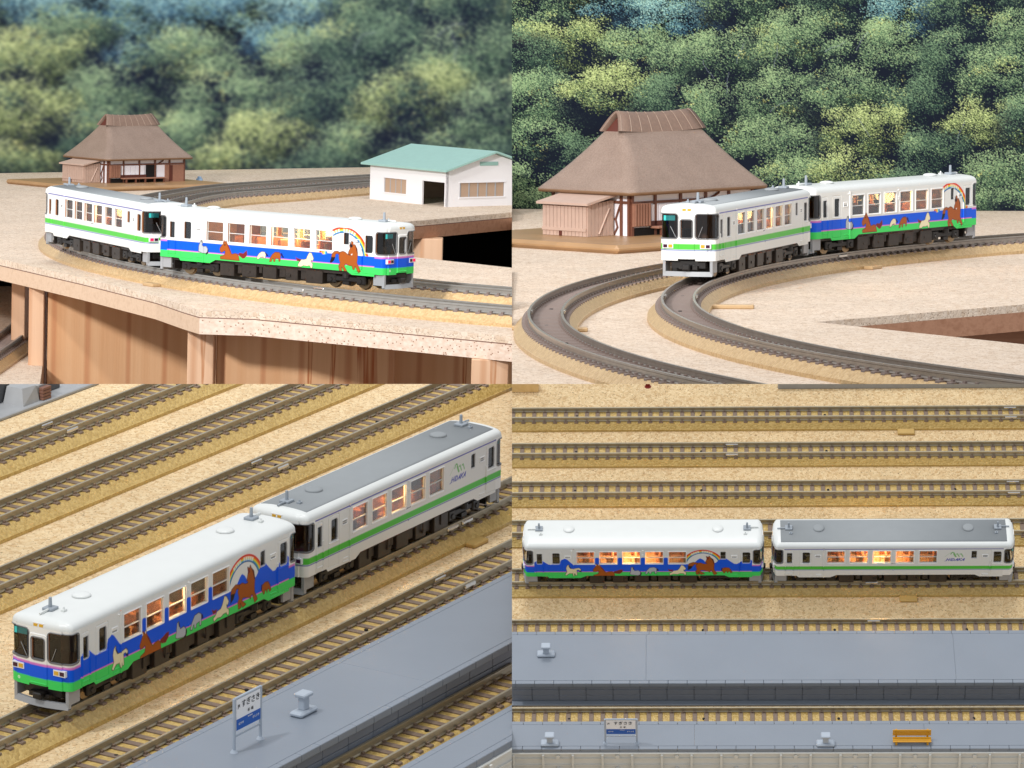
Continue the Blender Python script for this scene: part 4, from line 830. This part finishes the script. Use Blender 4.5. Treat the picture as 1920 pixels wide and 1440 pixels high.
# ------------------------------------------------------------------ the printed forest backdrops (flat printed sheets)
def forest_print(w, h, seed, crowns, dab, blur=0):
    """crowns: (x, y, rx, ry, tone) in print pixels, painted far to near; every crown is a heap of leaf clumps"""
    rg = np.random.default_rng(seed); yy, xx = np.mgrid[0:h, 0:w]
    def fbm(s_, oct=4):
        out = np.zeros((h, w)); amp = 1.
        for o in range(oct):
            n = rg.random((int(h / s_) + 3, int(w / s_) + 3)); gy, gx = yy / s_, xx / s_; iy, ix = gy.astype(int), gx.astype(int); fy, fx = gy - iy, gx - ix; fy = fy * fy * (3 - 2 * fy); fx = fx * fx * (3 - 2 * fx)
            out += amp * ((n[iy, ix] * (1 - fx) + n[iy, ix + 1] * fx) * (1 - fy) + (n[iy + 1, ix] * (1 - fx) + n[iy + 1, ix + 1] * fx) * fy); amp *= .5; s_ /= 2
        return out / 1.875
    A = np.array([22, 26, 40]) * (.7 + .6 * fbm(40)[..., None])
    far = np.clip(1 - yy / (h * .62), 0, 1)[..., None] * np.clip((fbm(90) - .3) * 3, 0, 1)[..., None]; A = A * (1 - far) + np.array([70, 104, 136]) * far
    T = {'g': ((26, 36, 36), (88, 112, 84), (162, 180, 132)), 'y': ((40, 48, 36), (122, 134, 84), (200, 206, 140)), 'b': ((48, 76, 96), (104, 142, 146), (166, 196, 184)), 'd': ((20, 28, 36), (54, 74, 62), (118, 140, 108)), 'o': ((70, 70, 46), (176, 172, 100), (234, 226, 156))}
    disc = [(dx, dy) for dx in range(-2, 3) for dy in range(-2, 3)]
    def leaves(cx, cy, rx, ry, tone, n, shade, size):
        a = rg.random(n) * 2 * np.pi; rr = np.sqrt(rg.random(n)); u, v = rr * np.cos(a), rr * np.sin(a)
        lit = np.clip(.45 - .24 * v - .12 * u + shade + rg.normal(size=n) * .34, 0, 1)[:, None]; lo, mid, hi = [np.array(q, float) for q in T[tone]]
        col = np.where(lit < .55, lo + (mid - lo) * lit / .55, mid + (hi - mid) * (lit - .55) / .45) * (.85 + .3 * rg.random((n, 1)))
        x, y = cx + u * rx + rg.normal(size=n) * 4.2 * dab, cy + v * ry + rg.normal(size=n) * 3.4 * dab; r = (.45 + .6 * rg.random(n)) * size
        xi, yi = np.round(x).astype(int), np.round(y).astype(int)
        for dx, dy in disc:
            m = (np.hypot(xi + dx - x, (yi + dy - y) * 1.15) <= r) & (xi + dx >= 0) & (xi + dx < w) & (yi + dy >= 0) & (yi + dy < h)
            A[yi[m] + dy, xi[m] + dx] = A[yi[m] + dy, xi[m] + dx] * .2 + col[m] * .8
    for (cx, cy, rx, ry, tone) in crowns:
        rx, ry = rx * .9, ry * .86; e = np.hypot((xx - cx) / rx, (yy - cy - .3 * ry) / ry)
        k_ = .88 * np.clip(2.45 - 1.9 * e, 0, 1)[..., None]; A[:] = A * (1 - k_) + np.array([22, 27, 40]) * k_ if tone != 'b' else A * (1 - .4 * k_)
        m = int(14 + rx * ry / (70 * dab * dab)); P = []
        for q in range(m):
            a = rg.random() * 2 * np.pi; rr = math.sqrt(rg.random()) * .97; P.append((cx + rr * math.cos(a) * rx, cy + rr * math.sin(a) * ry))
        P.sort(key=lambda p: p[1])
        for (x, y) in P:
            low = (y - cy) / ry + .35 * (x - cx) / rx
            if rg.random() < .12 + .62 * max(0, low): continue
            sh = .04 - .5 * low + rg.normal() * .10; tn = tone if rg.random() < .84 else 'gdyg'[int(rg.random() * 4)]; s_ = (6 + 11 * rg.random()) * dab
            leaves(x, y, s_ * 1.3, s_ * .75, tn, int(s_ * s_ * 1.25 / dab ** 1.2), sh, dab)
        if tone in 'gy':
            for q in range(int(m * .05)):
                a = rg.random() * 2 * np.pi; rr = math.sqrt(rg.random()); leaves(cx + rr * math.cos(a) * rx, cy + rr * math.sin(a) * ry, 7 * dab, 4 * dab, 'o', int(14), .05, dab * 1.15)
    for q in range(10):                                            # pale bare branches
        x0, y0 = rg.random() * w, h * (.3 + .5 * rg.random()); an = rg.normal() * .5 - 1.2
        for j in range(int(34 * dab)):
            an += rg.normal() * .12; x0 += math.cos(an); y0 += math.sin(an); xi, yi = int(x0), int(y0)
            if 0 <= xi < w and 0 <= yi < h: A[yi, xi] = A[yi, xi] * .5 + np.array([150, 152, 164]) * .5
    for b in range(blur):
        A[1:-1] = (A[:-2] + 2 * A[1:-1] + A[2:]) / 4; A[:, 1:-1] = (A[:, :-2] + 2 * A[:, 1:-1] + A[:, 2:]) / 4
    return A
def backdrop(k, p0, p1, z0, z1, A, label):
    h, w, _ = A.shape; gx, gz = np.meshgrid(np.linspace(0, 1, w), np.linspace(1, 0, h)); V = np.stack([p0[0] + (p1[0] - p0[0]) * gx, p0[1] + (p1[1] - p0[1]) * gx, z0 + (z1 - z0) * gz], 2).reshape(-1, 3)
    i, j = np.mgrid[0:h - 1, 0:w - 1]; F = np.stack([i * w + j, (i + 1) * w + j, (i + 1) * w + j + 1, i * w + j + 1], 2).reshape(-1, 4)
    nV = len(V); d = np.array([-(p1[1] - p0[1]), p1[0] - p0[0]]); d = d / np.linalg.norm(d) * 1.2   # thin card behind the print
    cs = [0, w - 1, h * w - 1, (h - 1) * w]; V = np.concatenate([V, np.array([[V[c][0] + d[0], V[c][1] + d[1], V[c][2]] for c in cs])])
    me = bpy.data.meshes.new('forest_backdrop'); me.from_pydata(V.tolist(), [], F.tolist() + [[nV, nV + 1, nV + 2, nV + 3]]); at = me.color_attributes.new('paint', 'FLOAT_COLOR', 'POINT')
    c = np.clip(A / 255, 0, 1).reshape(-1, 3); c = np.where(c <= .04045, c / 12.92, ((c + .055) / 1.055) ** 2.4); buf = np.ones((len(V), 4), np.float32); buf[:nV, :3] = c; at.data.foreach_set('color', buf.ravel())
    me.materials.append(M['print']); me.polygons.foreach_set('use_smooth', [False] * len(me.polygons)); return solo(k, 'forest_backdrop', me, label, 'backdrop')
M['print'] = painted('printed_card', .9, twosided=False, spec=.08)
# ================================================================== board TL: bench with curve, farmhouse, shed
k = 'TL'
front = [(5, 1398), (-.4, 1401.5), (-45, 1434), (-89.3, 1466), (-108.5, 1467.5), (-115.5, 1484.5), (-127.8, 1518), (-160.7, 1586.5), (-201.7, 1665.5), (-250, 1762), (-330, 1900)]
poly = front[::-1] + [(5, 1683), (-35.5, 1724.3), (-80, 1770), (-80, 1890), (-42.3, 1950.7), (5, 2035), (5, 2450), (-330, 2200)]
poly = poly[::-1]
struct(k, 'cork_ground', MB().prism(poly, -8.6, -6.2).mesh('cork_ground', 'cork_top'))
sides = []
for i in range(len(poly)):
    a, b = poly[i], poly[(i + 1) % len(poly)]; m = ((a[0] + b[0]) / 2, (a[1] + b[1]) / 2); sides.append(1 if m[1] < 1475 and m[0] > -105 else (2 if m[1] > 1690 and m[0] > -100 else 0))
solo(k, 'plywood_sheet', MB().prism(poly, -14.5, -8.95, 0, sides).prism(poly, -8.93, -8.62, 3).mesh('plywood_sheet', ['wood_h', 'endg', 'wood_x', 'brick']), 'curved-edge plywood top under the cork of the raised bench', 'bench top')  # thin dark strip added for the shadow line between cork and ply
def plank(name, label, x0, x1, y0, y1, z0, z1, mat, rot=0, group=None):
    cx, cy = (x0 + x1) / 2, (y0 + y1) / 2
    return solo(k, name, MB().box(x0 - cx, x1 - cx, y0 - cy, y1 - cy, z0, z1, b=.25).mesh(name, mat), label, 'board', cx, cy, 0, rot, group)
plank('support_board', 'narrow pine upright standing on the lower cork beside the lower track', -200.5, -195.2, 1696, 1712, -45, -14.6, 'wood_v')
plank('support_board', 'tall pine upright joined to the wide half-shaded panel', -187.2, -181.4, 1640, 1652, -110, -14.6, 'wood_v')
plank('support_board', 'pine upright under the bend in the bench edge', -114.2, -105.0, 1490, 1500, -110, -14.6, 'wood_v')
plank('support_board', 'pine upright below the end-grain edge beside the dark gap', -13.6, -1.3, 1407, 1416, -110, -14.6, 'wood_v')
plank('pine_panel', 'wide vertical-grained pine panel half in shade under the bench', -181.2, -60, 1652, 1657, -110, -14.6, 'wood_r', R_(9))
plank('pine_panel', 'red-brown shaded pine panel behind the end-grain edge', -105, -42, 1502, 1507, -110, -14.6, 'wood_r', R_(8))
plank('pine_panel', 'dark set-back pine panel beside the upright at the gap', -46, 8, 1530, 1535, -110, -14.6, 'wood_r', R_(8))
plank('support_block', 'pale wood block holding up the board under the white shed', -47, -33.5, 1950, 1962, -40, -14.6, 'wood_v')
struct(k, 'lower_ground', MB().prism([(-340, 1420), (-160, 1420), (-181.6, 1640), (-181.6, 1990), (-340, 1990)], -47.5, -45).mesh('lower_ground', 'cork_top'))
solo(k, 'shade_sheet', MB().box(-340, -201, 1992, 1996, -110, -14.6).mesh('shade_sheet', 'shadeblk'), 'black cloth panel standing in for shade under the bench', 'shading')  # added dark sheet in place of the shade under the bench
solo(k, 'shade_panels', MB().box(-78, 4, 1745, 1748, -110, -14.6).box(-78, 4, 2060, 2063, -110, -14.6).box(-78, 4, 1748, 2060, -112, -110).box(-80, -78, 1745, 2063, -110, -14.6).mesh('shade_panels', 'shadeblk'), 'black panels standing in for shade inside the gap below the white shed', 'shading')  # black panels added so the gap reads as deep shade
TL_KW = dict(bal='bal_top', slp='sleeper_top', rail='rail_steel', lip='plain_tan', pitch=4.6)
outer = [(p.x, p.y) for p in arc((211, 1782), 399, R_(-108), R_(-184), 16)] + [(-184, 1890), (-168, 1990), (-147, 2066), (-118, 2120), (-76, 2188), (-20, 2268), (30, 2340)]
track(k, spline(outer), 'curved track at the bench edge carrying the railcars by the pine panels', tabs=((272, 11.0), (196, -10.6)), joiners=(190,), **TL_KW)
inner = [(70, 1468), (36, 1491), (-2, 1519), (-34, 1542), (-80, 1590), (-125, 1660), (-150, 1740), (-160, 1830), (-158, 1910), (-150, 1978), (-137, 2024), (-112, 2068), (-71, 2144), (-10, 2240), (30, 2300)]
track(k, spline(inner), 'second curved track on the raised bench running behind the railcars', **TL_KW)
track(k, [Vector((-204 + 3 * math.sin(i * .2), 1560 + i * 20, 0)) for i in range(22)], 'lower track in the dark beside the bench uprights', z0=-38.8, **TL_KW)
place_car(k, 'rainbow', -82.5, 1525.6, 2.519, 'white railcar with blue and green horse livery, red tail lamps towards the bench edge', 'rainbow horse railcars')
place_car(k, 'white', -151.5, 1614.0, 2.05, 'white green-striped railcar behind the rainbow car on the raised bench', 'green striped railcars')
farmhouse(k, -204.0 + .72 * (24.5 - 14.6), 2126.7 + .72 * (23.6 + 15.1), -6.2 + .72 * 3.2, R_(44), .72, 'small thatched farmhouse at the back of the raised bench')
shed(k, -72.3, 2093.2, -6.2, R_(-50), 'white shed with teal roof and open doorway on the raised bench')
solo(k, 'utility_box', MB().box(-1.6, 1.6, -1.4, 1.4, 0, 2.6, b=.2).box(-1.0, 1.0, -.9, .9, 2.5, 3.6, b=.2).mesh('utility_box', 'bluebox'), 'tiny blue-grey box beside the small thatched farmhouse', 'box', -162.6, 2181, -6.2)
TLC = [(x_, -110 + 30 * math.sin(x_), 160, 90, 'bbdg'[(x_ // 150) % 4]) for x_ in range(-260, 1000, 150)] + [(x_, -40 + 20 * math.sin(x_ + 1), 150, 80, 'b') for x_ in range(-260, 1000, 150)] + [(-220, y_, 140, 100, 'gdy'[(y_ // 90) % 3]) for y_ in range(40, 320, 90)] + [(40, 20, 120, 60, 'b'), (200, 10, 130, 60, 'b'), (380, 0, 150, 60, 'b'), (520, 40, 130, 70, 'b'), (700, 20, 140, 70, 'd'), (900, 10, 150, 80, 'd'), (250, 70, 110, 50, 'b'), (120, 60, 90, 40, 'g'), (-120, 60, 160, 90, 'g'),
    (560, 110, 110, 70, 'g'), (60, 120, 120, 80, 'y'), (340, 110, 110, 80, 'g'), (690, 100, 150, 90, 'd'), (860, 120, 130, 100, 'g'), (-130, 190, 150, 120, 'g'), (200, 180, 110, 80, 'g'), (30, 220, 120, 90, 'y'), (420, 190, 120, 90, 'g'), (590, 200, 130, 100, 'd'), (760, 190, 130, 90, 'y'), (930, 220, 130, 100, 'g'),
    (150, 260, 90, 60, 'd'), (300, 270, 90, 60, 'g'), (470, 260, 100, 60, 'y'), (640, 280, 110, 60, 'g'), (20, 300, 80, 40, 'y'), (390, 305, 90, 30, 'y'), (800, 290, 100, 50, 'g'), (940, 300, 90, 40, 'd'), (560, 312, 70, 26, 'd')]
backdrop(k, (-345, 2166), (5, 2436), -6.4, 150, forest_print(640, 300, 5, [(137 + x * .515, 126 + y * .547, rx * .515, ry * .547, t) for x, y, rx, ry, t in TLC], 1.05, 4) * np.array([1.06, 1.08, 1.12]) + np.array([5, 6, 8]), 'soft forest scenery print standing behind the white shed and small farmhouse')

# ================================================================== board TR: farmhouse and two curves
k = 'TR'
polyR = [(-5, 985), (215, 985), (205, 1100), (90.5, 1265), (262, 1420), (262, 1832), (-5, 1862)]
struct(k, 'cork_ground', MB().prism(polyR, -8.6, -6.2).mesh('cork_ground', 'cork_top'))
solo(k, 'plywood_sheet', MB().prism(polyR, -14.5, -8.62, 0, 1).mesh('plywood_sheet', ['wood_h', 'wood_x']), 'plywood sheet under the cork with a wedge-shaped gap by the inner curve', 'board')
solo(k, 'shade_panels', MB().box(92, 262, 1100, 1425, -62, -60).box(92, 262, 1424, 1426, -60, -14.6).mesh('shade_panels', 'shadeblk'), 'black panels standing in for shade in the wedge-shaped gap of the cork', 'shading')  # added black floor and wall darken the wedge gap like shade
plank('support_block', 'brown wood block half hidden inside the wedge-shaped gap', 146, 200, 1372, 1380, -58, -14.6, 'wood_x')
TR_KW = dict(bal='bal_top', slp='sleeper_top', rail='rail_top', lip='plain_tan', pitch=4.6)
track(k, arc((490, 1222), 480.3, R_(137), R_(209), 110), 'outer curved track passing in front of the thatched farmhouse', tabs=((348, 10.6, 1.6, 1.6), (342, -13.5, 1.6, 6.0)), joiners=(338,), **TR_KW)
track(k, arc((461, 1264), 411.3, R_(121), R_(217), 134), 'inner curved track carrying the railcars past the wedge-shaped gap', tabs=((371, 15.5, 1.4, 6.5), (186, 11.2)), joiners=(388, 197), **TR_KW)
place_car(k, 'rainbow', 128.6, 1502.4, 4.036, 'rainbow horse railcar trailing the green-striped car in front of the printed forest', 'rainbow horse railcars')
place_car(k, 'white', 74.6, 1403.4, 4.343, 'green-striped white railcar leading round the curve by the large farmhouse', 'green striped railcars')
farmhouse(k, 45.1 + 24.5 - 14.6, 1614.7 + 23.6 + 15.1, -3.0, R_(44), 1.0, 'large brown thatched farmhouse with a plank lean-to beside the double curve')
TRC = [(x_, -70 + 20 * math.sin(x_), 130, 80, 'bgdg'[(x_ // 130) % 4]) for x_ in range(-40, 1240, 130)] + [(1080, y_, 110, 90, 'gdy'[(y_ // 90) % 3]) for y_ in range(20, 400, 90)] + [(-60, 40, 120, 90, 'g'), (60, 10, 120, 80, 'g'), (230, 0, 120, 70, 'b'), (330, 30, 110, 60, 'b'), (480, 0, 130, 80, 'g'), (640, 0, 120, 70, 'd'), (760, 20, 90, 50, 'b'), (900, 20, 130, 90, 'd'), (1010, 60, 120, 100, 'g'),
    (110, 90, 120, 80, 'y'), (20, 120, 90, 80, 'd'), (250, 110, 90, 60, 'g'), (340, 120, 80, 60, 'g'), (430, 110, 100, 70, 'g'), (560, 80, 110, 70, 'g'), (690, 110, 110, 80, 'g'), (840, 120, 100, 70, 'd'), (930, 150, 90, 80, 'g'),
    (60, 200, 110, 70, 'g'), (190, 180, 100, 60, 'y'), (300, 200, 80, 60, 'd'), (400, 210, 90, 60, 'g'), (520, 190, 110, 70, 'g'), (640, 180, 100, 60, 'g'), (760, 200, 70, 50, 'd'), (900, 240, 90, 70, 'y'), (1000, 230, 90, 80, 'd'),
    (40, 270, 90, 50, 'g'), (140, 300, 90, 50, 'd'), (480, 270, 90, 60, 'g'), (560, 280, 90, 50, 'g'), (670, 250, 100, 60, 'y'), (800, 290, 80, 50, 'd'), (930, 330, 80, 50, 'g'),
    (20, 350, 60, 40, 'g'), (60, 385, 70, 24, 'g'), (540, 340, 80, 40, 'g'), (650, 330, 90, 50, 'y'), (760, 350, 70, 36, 'd'), (880, 385, 80, 24, 'g'), (960, 370, 60, 36, 'g')]
backdrop(k, (-6, 1852), (250, 1820), -6.4, 112, forest_print(820, 400, 21, [(20 + x * .727, 92 + y * .77, rx * .727, ry * .77, t) for x, y, rx, ry, t in TRC], .95, 0) * np.array([.93, .97, .96]), 'crisp leafy forest scenery print behind the large thatched farmhouse')

# ================================================================== board BL: yard seen along the train
k = 'BL'; ob, yb = (-63.2, 1098.9), 1.044; FB = frame_of(ob, yb)
struct(k, 'cork_ground', MB().prism([(-330, 880), (20, 880), (20, 1340), (-330, 1340)], -9.5, -6.2).mesh('cork_ground', 'cork_lowL'))
LOW = dict(group='straight yard tracks')
for n, lab, jo, tb in ((147.3, 'straight yard track nearest the grey plastic base', (252,), ((160, -10.6),)), (109.6, 'straight yard track between the grey plastic base and two joined tracks', (), ()), (71.8, 'straight yard track beside the train with silver rail joiners halfway', (255,), ()), (-1.6, 'straight yard track carrying the horse train past the signed platform', (240, 232), ((236, -10.8),)), (-32.6, 'straight track along the far edge of the signed platform', (190,), ()), (-86.6, 'straight track between the two grey platforms', (), ())):
    track(k, line(ob, yb, n, -150, 250, 40), lab, joiners=jo, tabs=tb, **LOW)
place_car(k, 'rainbow', -90.47, 1050.8, 1.050, 'horse railcar in front of the striped car beside the signed grey platform', 'rainbow horse railcars')
place_car(k, 'white', -36.3, 1145.4, 1.040, 'green-striped car with grey roof behind the horse car beside the signed platform', 'green striped railcars')
platform(k, ob, yb, -52.6, -86.2 + 3.2, -170, 110, 'grey station platform with name sign next to the horse train', seam=(-52,))
platform(k, ob, yb, -106.8, -119.8, -150, 60, 'second grey platform with cream back wall beside the inner track', cream=True)
sx, sy = FB(-115.3, -68.6); station_sign(k, sx, sy, 6.5, yb, 'white and blue station name sign on the wide platform by the horse train', 11.3)
px, py = FB(-88.9, -67.5); pedestal(k, px, py, 6.5, yb, 'grey T-shaped stand beside the name sign on the wide platform')
gx, gy = FB(130, 188); t = thing(k, 'grey_yard_base', 'grey plastic yard base with boxes at the end of the cork', 'base', gx, gy, -6.2, yb)
part('slab', MB().box(-70, 90, -11.6, 60, 0, 1.2, b=.3).mesh('slab', 'greybase'), t)
part('ramp', MB().add([(-5, -10, 1.2), (3.5, -10, 1.2), (3.5, -2, 1.2), (-5, -2, 1.2), (-3, -8, 6.4), (3, -9, 6.4), (3, -2, 6.4), (-3, -2, 6.4)], [(4, 5, 6, 7), (0, 1, 5, 4), (1, 2, 6, 5), (2, 3, 7, 6), (3, 0, 4, 7)]).mesh('ramp', 'greybase'), t)
part('dark_wheel', MB().cyl((-6, -1.5, 6.2), 'y', 5.0, 5.0, 9, 24).mesh('dark_wheel', 'darkgrey'), t)
for i in range(4): part('brick_course', MB().box(4.2, 8.6, -10.9, -9.2, 1.3 + i * 1.05, 2.2 + i * 1.05, b=.1).mesh('brick_course', 'brick'), t)
part('box', MB().box(3.8, 9.2, -9.1, 0, 1.2, 6.2, b=.3).mesh('box', 'greybase'), t); part('box', MB().box(12, 20, -6, 2, 1.2, 4.4, b=.3).mesh('box', 'darkgrey'), t)

# ================================================================== board BR: yard seen from the side
k = 'BR'; ob, yr = (54.7, 1420.6), -.052; FR = frame_of(ob, yr)
struct(k, 'cork_ground', MB().prism([(-30, 1250), (330, 1250), (330, 1640), (-30, 1640)], -9.5, -6.2).mesh('cork_ground', 'cork_low'))
for n, ws, lab, jo, tb in ((109.9, .72, 'straight yard track nearest the wood block and red post', (230,), ((182, -8.6),)), (83.9, .74, 'straight yard track with bright joiners in its middle', (102,), ()), (56.3, .80, 'straight yard track between the joined track and the one behind the train', (228,), ()), (29.0, .86, 'straight yard track directly behind the side-on train', (), ()), (-4.2, .90, 'straight yard track under the side-on horse train', (162,), ((178, -10.2),)), (-38.2, .92, 'straight track along the far edge of the wide grey platform', (162,), ()), (-94.4, .94, 'straight track between the wide platform and the narrow signed one', (), ())):
    track(k, line(ob, yr, n, -62, 272, 36), lab, ws=ws, joiners=jo, tabs=tb, group='straight yard tracks')
place_car(k, 'rainbow', 54.7, 1418.0, yr, 'horse railcar seen side-on, coupled to the car with blue lettering', 'rainbow horse railcars')
place_car(k, 'white', 163.5, 1412.3, yr, 'green-striped railcar with blue lettering seen side-on behind the wide platform', 'green striped railcars')
platform(k, ob, yr, -48.6, -81.9, -70, 270, 'wide grey platform with block wall in front of the side-on train', seam=(1.6, 133))
platform(k, ob, yr, -105.2, -122.4, -66, 270, 'narrow grey platform with the name sign and cream ribbed wall', cream=True, seam=(22, 118))
sx, sy = FR(-8.6, -118.6); station_sign(k, sx, sy, 6.5, yr, 'white and blue station name sign on the narrow cream-walled platform')
for tt, nn, lab in ((-41.2, -63.6, 'grey T-shaped stand alone on the wide platform'), (-38.4, -119.2, 'grey T-shaped stand on the narrow platform on the sign side away from the bench'), (76.6, -119.6, 'grey T-shaped stand between the name sign and the yellow bench')):
    px, py = FR(tt, nn); pedestal(k, px, py, 6.5, yr, lab)
px, py = FR(112.5, -119.0); b = thing(k, 'slatted_bench', 'yellow slatted bench on the narrow cream-walled platform', 'bench', px, py, 6.5, yr)
for i in range(3): part('seat_slat', MB().box(-8, 8, -1.4 + i * 1.1, -.5 + i * 1.1, 1.6, 2.1, b=.1).mesh('seat_slat', 'yellow'), b)
for i in range(4): part('back_slat', MB().box(-8, 8, 1.9, 2.3, 2.4 + i * .85, 3.1 + i * .85, b=.1).mesh('back_slat', 'yellow'), b)
for x in (-6.5, 6.5): part('leg', MB().box(x - .4, x + .4, -1.3, 2.2, 0, 1.6).box(x - .4, x + .4, 2.3, 2.7, 0, 5.6).mesh('leg', 'yellow'), b)
px, py = FR(-55, 138.5); solo(k, 'wood_block', MB().box(-8, 5.6, -6, 7, 0, 16, b=.3).mesh('wood_block', 'blockw'), 'pale wood block standing on the cork behind the yard tracks', 'block', px, py, -6.2, yr)
px, py = FR(1.5, 136.5); solo(k, 'red_post', MB().box(-1.0, .3, -.5, .5, 0, 16).box(.3, .9, -.4, .4, 0, 16).cyl((0, 0, 0), 'z', 1.6, 1.2, .6, 12).mesh('red_post', 'redpost'), 'thin dark red post on the cork behind the yard tracks', 'post', px, py, -6.2, yr)
px, py = FR(0, 0); solo(k, 'grey_slab', MB().box(62, 270, 134.0, 160, -6.2, -2.6, b=.3).mesh('grey_slab', 'greybase'), 'pale grey slab edge lying behind the yard tracks', 'slab', px, py, 0, yr)

# ------------------------------------------------------------------ trim every board to its share of the display
bpy.context.view_layer.update()
UP = BASIS @ Vector((0, 0, 1))
def trim():
    for k, roots in DIORAMA.items():
        planes = [Vector((1, 0, 0)) if k[1] == 'L' else Vector((-1, 0, 0))]
        if k[0] == 'B': planes.append(UP.copy())
        if k == 'TR': planes.append(-UP)
        for r in roots:
            for o in list(tree(r)):
                if o.type != 'MESH': continue
                mw = o.matrix_world; bb = [mw @ Vector(c) for c in o.bound_box]
                for nrm in planes:
                    d = [v.dot(nrm) for v in bb]
                    if max(d) <= 1e-6: continue
                    if o.data.users > 1: o.data = o.data.copy()
                    inv = mw.inverted(); co = inv @ Vector((0, 0, 0)); no = (mw.to_3x3().transposed() @ nrm).normalized()
                    bm = bmesh.new(); bm.from_mesh(o.data); g = bmesh.ops.bisect_plane(bm, geom=bm.verts[:] + bm.edges[:] + bm.faces[:], dist=1e-5, plane_co=co, plane_no=no, clear_outer=True)
                    ed = [e for e in g['geom_cut'] if isinstance(e, bmesh.types.BMEdge)]
                    if ed and len(ed) < 400:
                        try: bmesh.ops.edgenet_fill(bm, edges=ed)
                        except Exception: pass
                    bm.to_mesh(o.data); bm.free()
                if len(o.data.polygons) == 0: dead.append(o)
dead = []
trim()
for o in dead:
    if not o.children: bpy.data.objects.remove(o)

# ------------------------------------------------------------------ the table that carries the four boards
g = MB().box(-600, 600, 700, 3300, -420, -400); me = g.mesh('display_table', 'table'); me.transform(Matrix.Scale(MM, 4)); o = link(bpy.data.objects.new('display_table', me)); o['kind'] = 'structure'
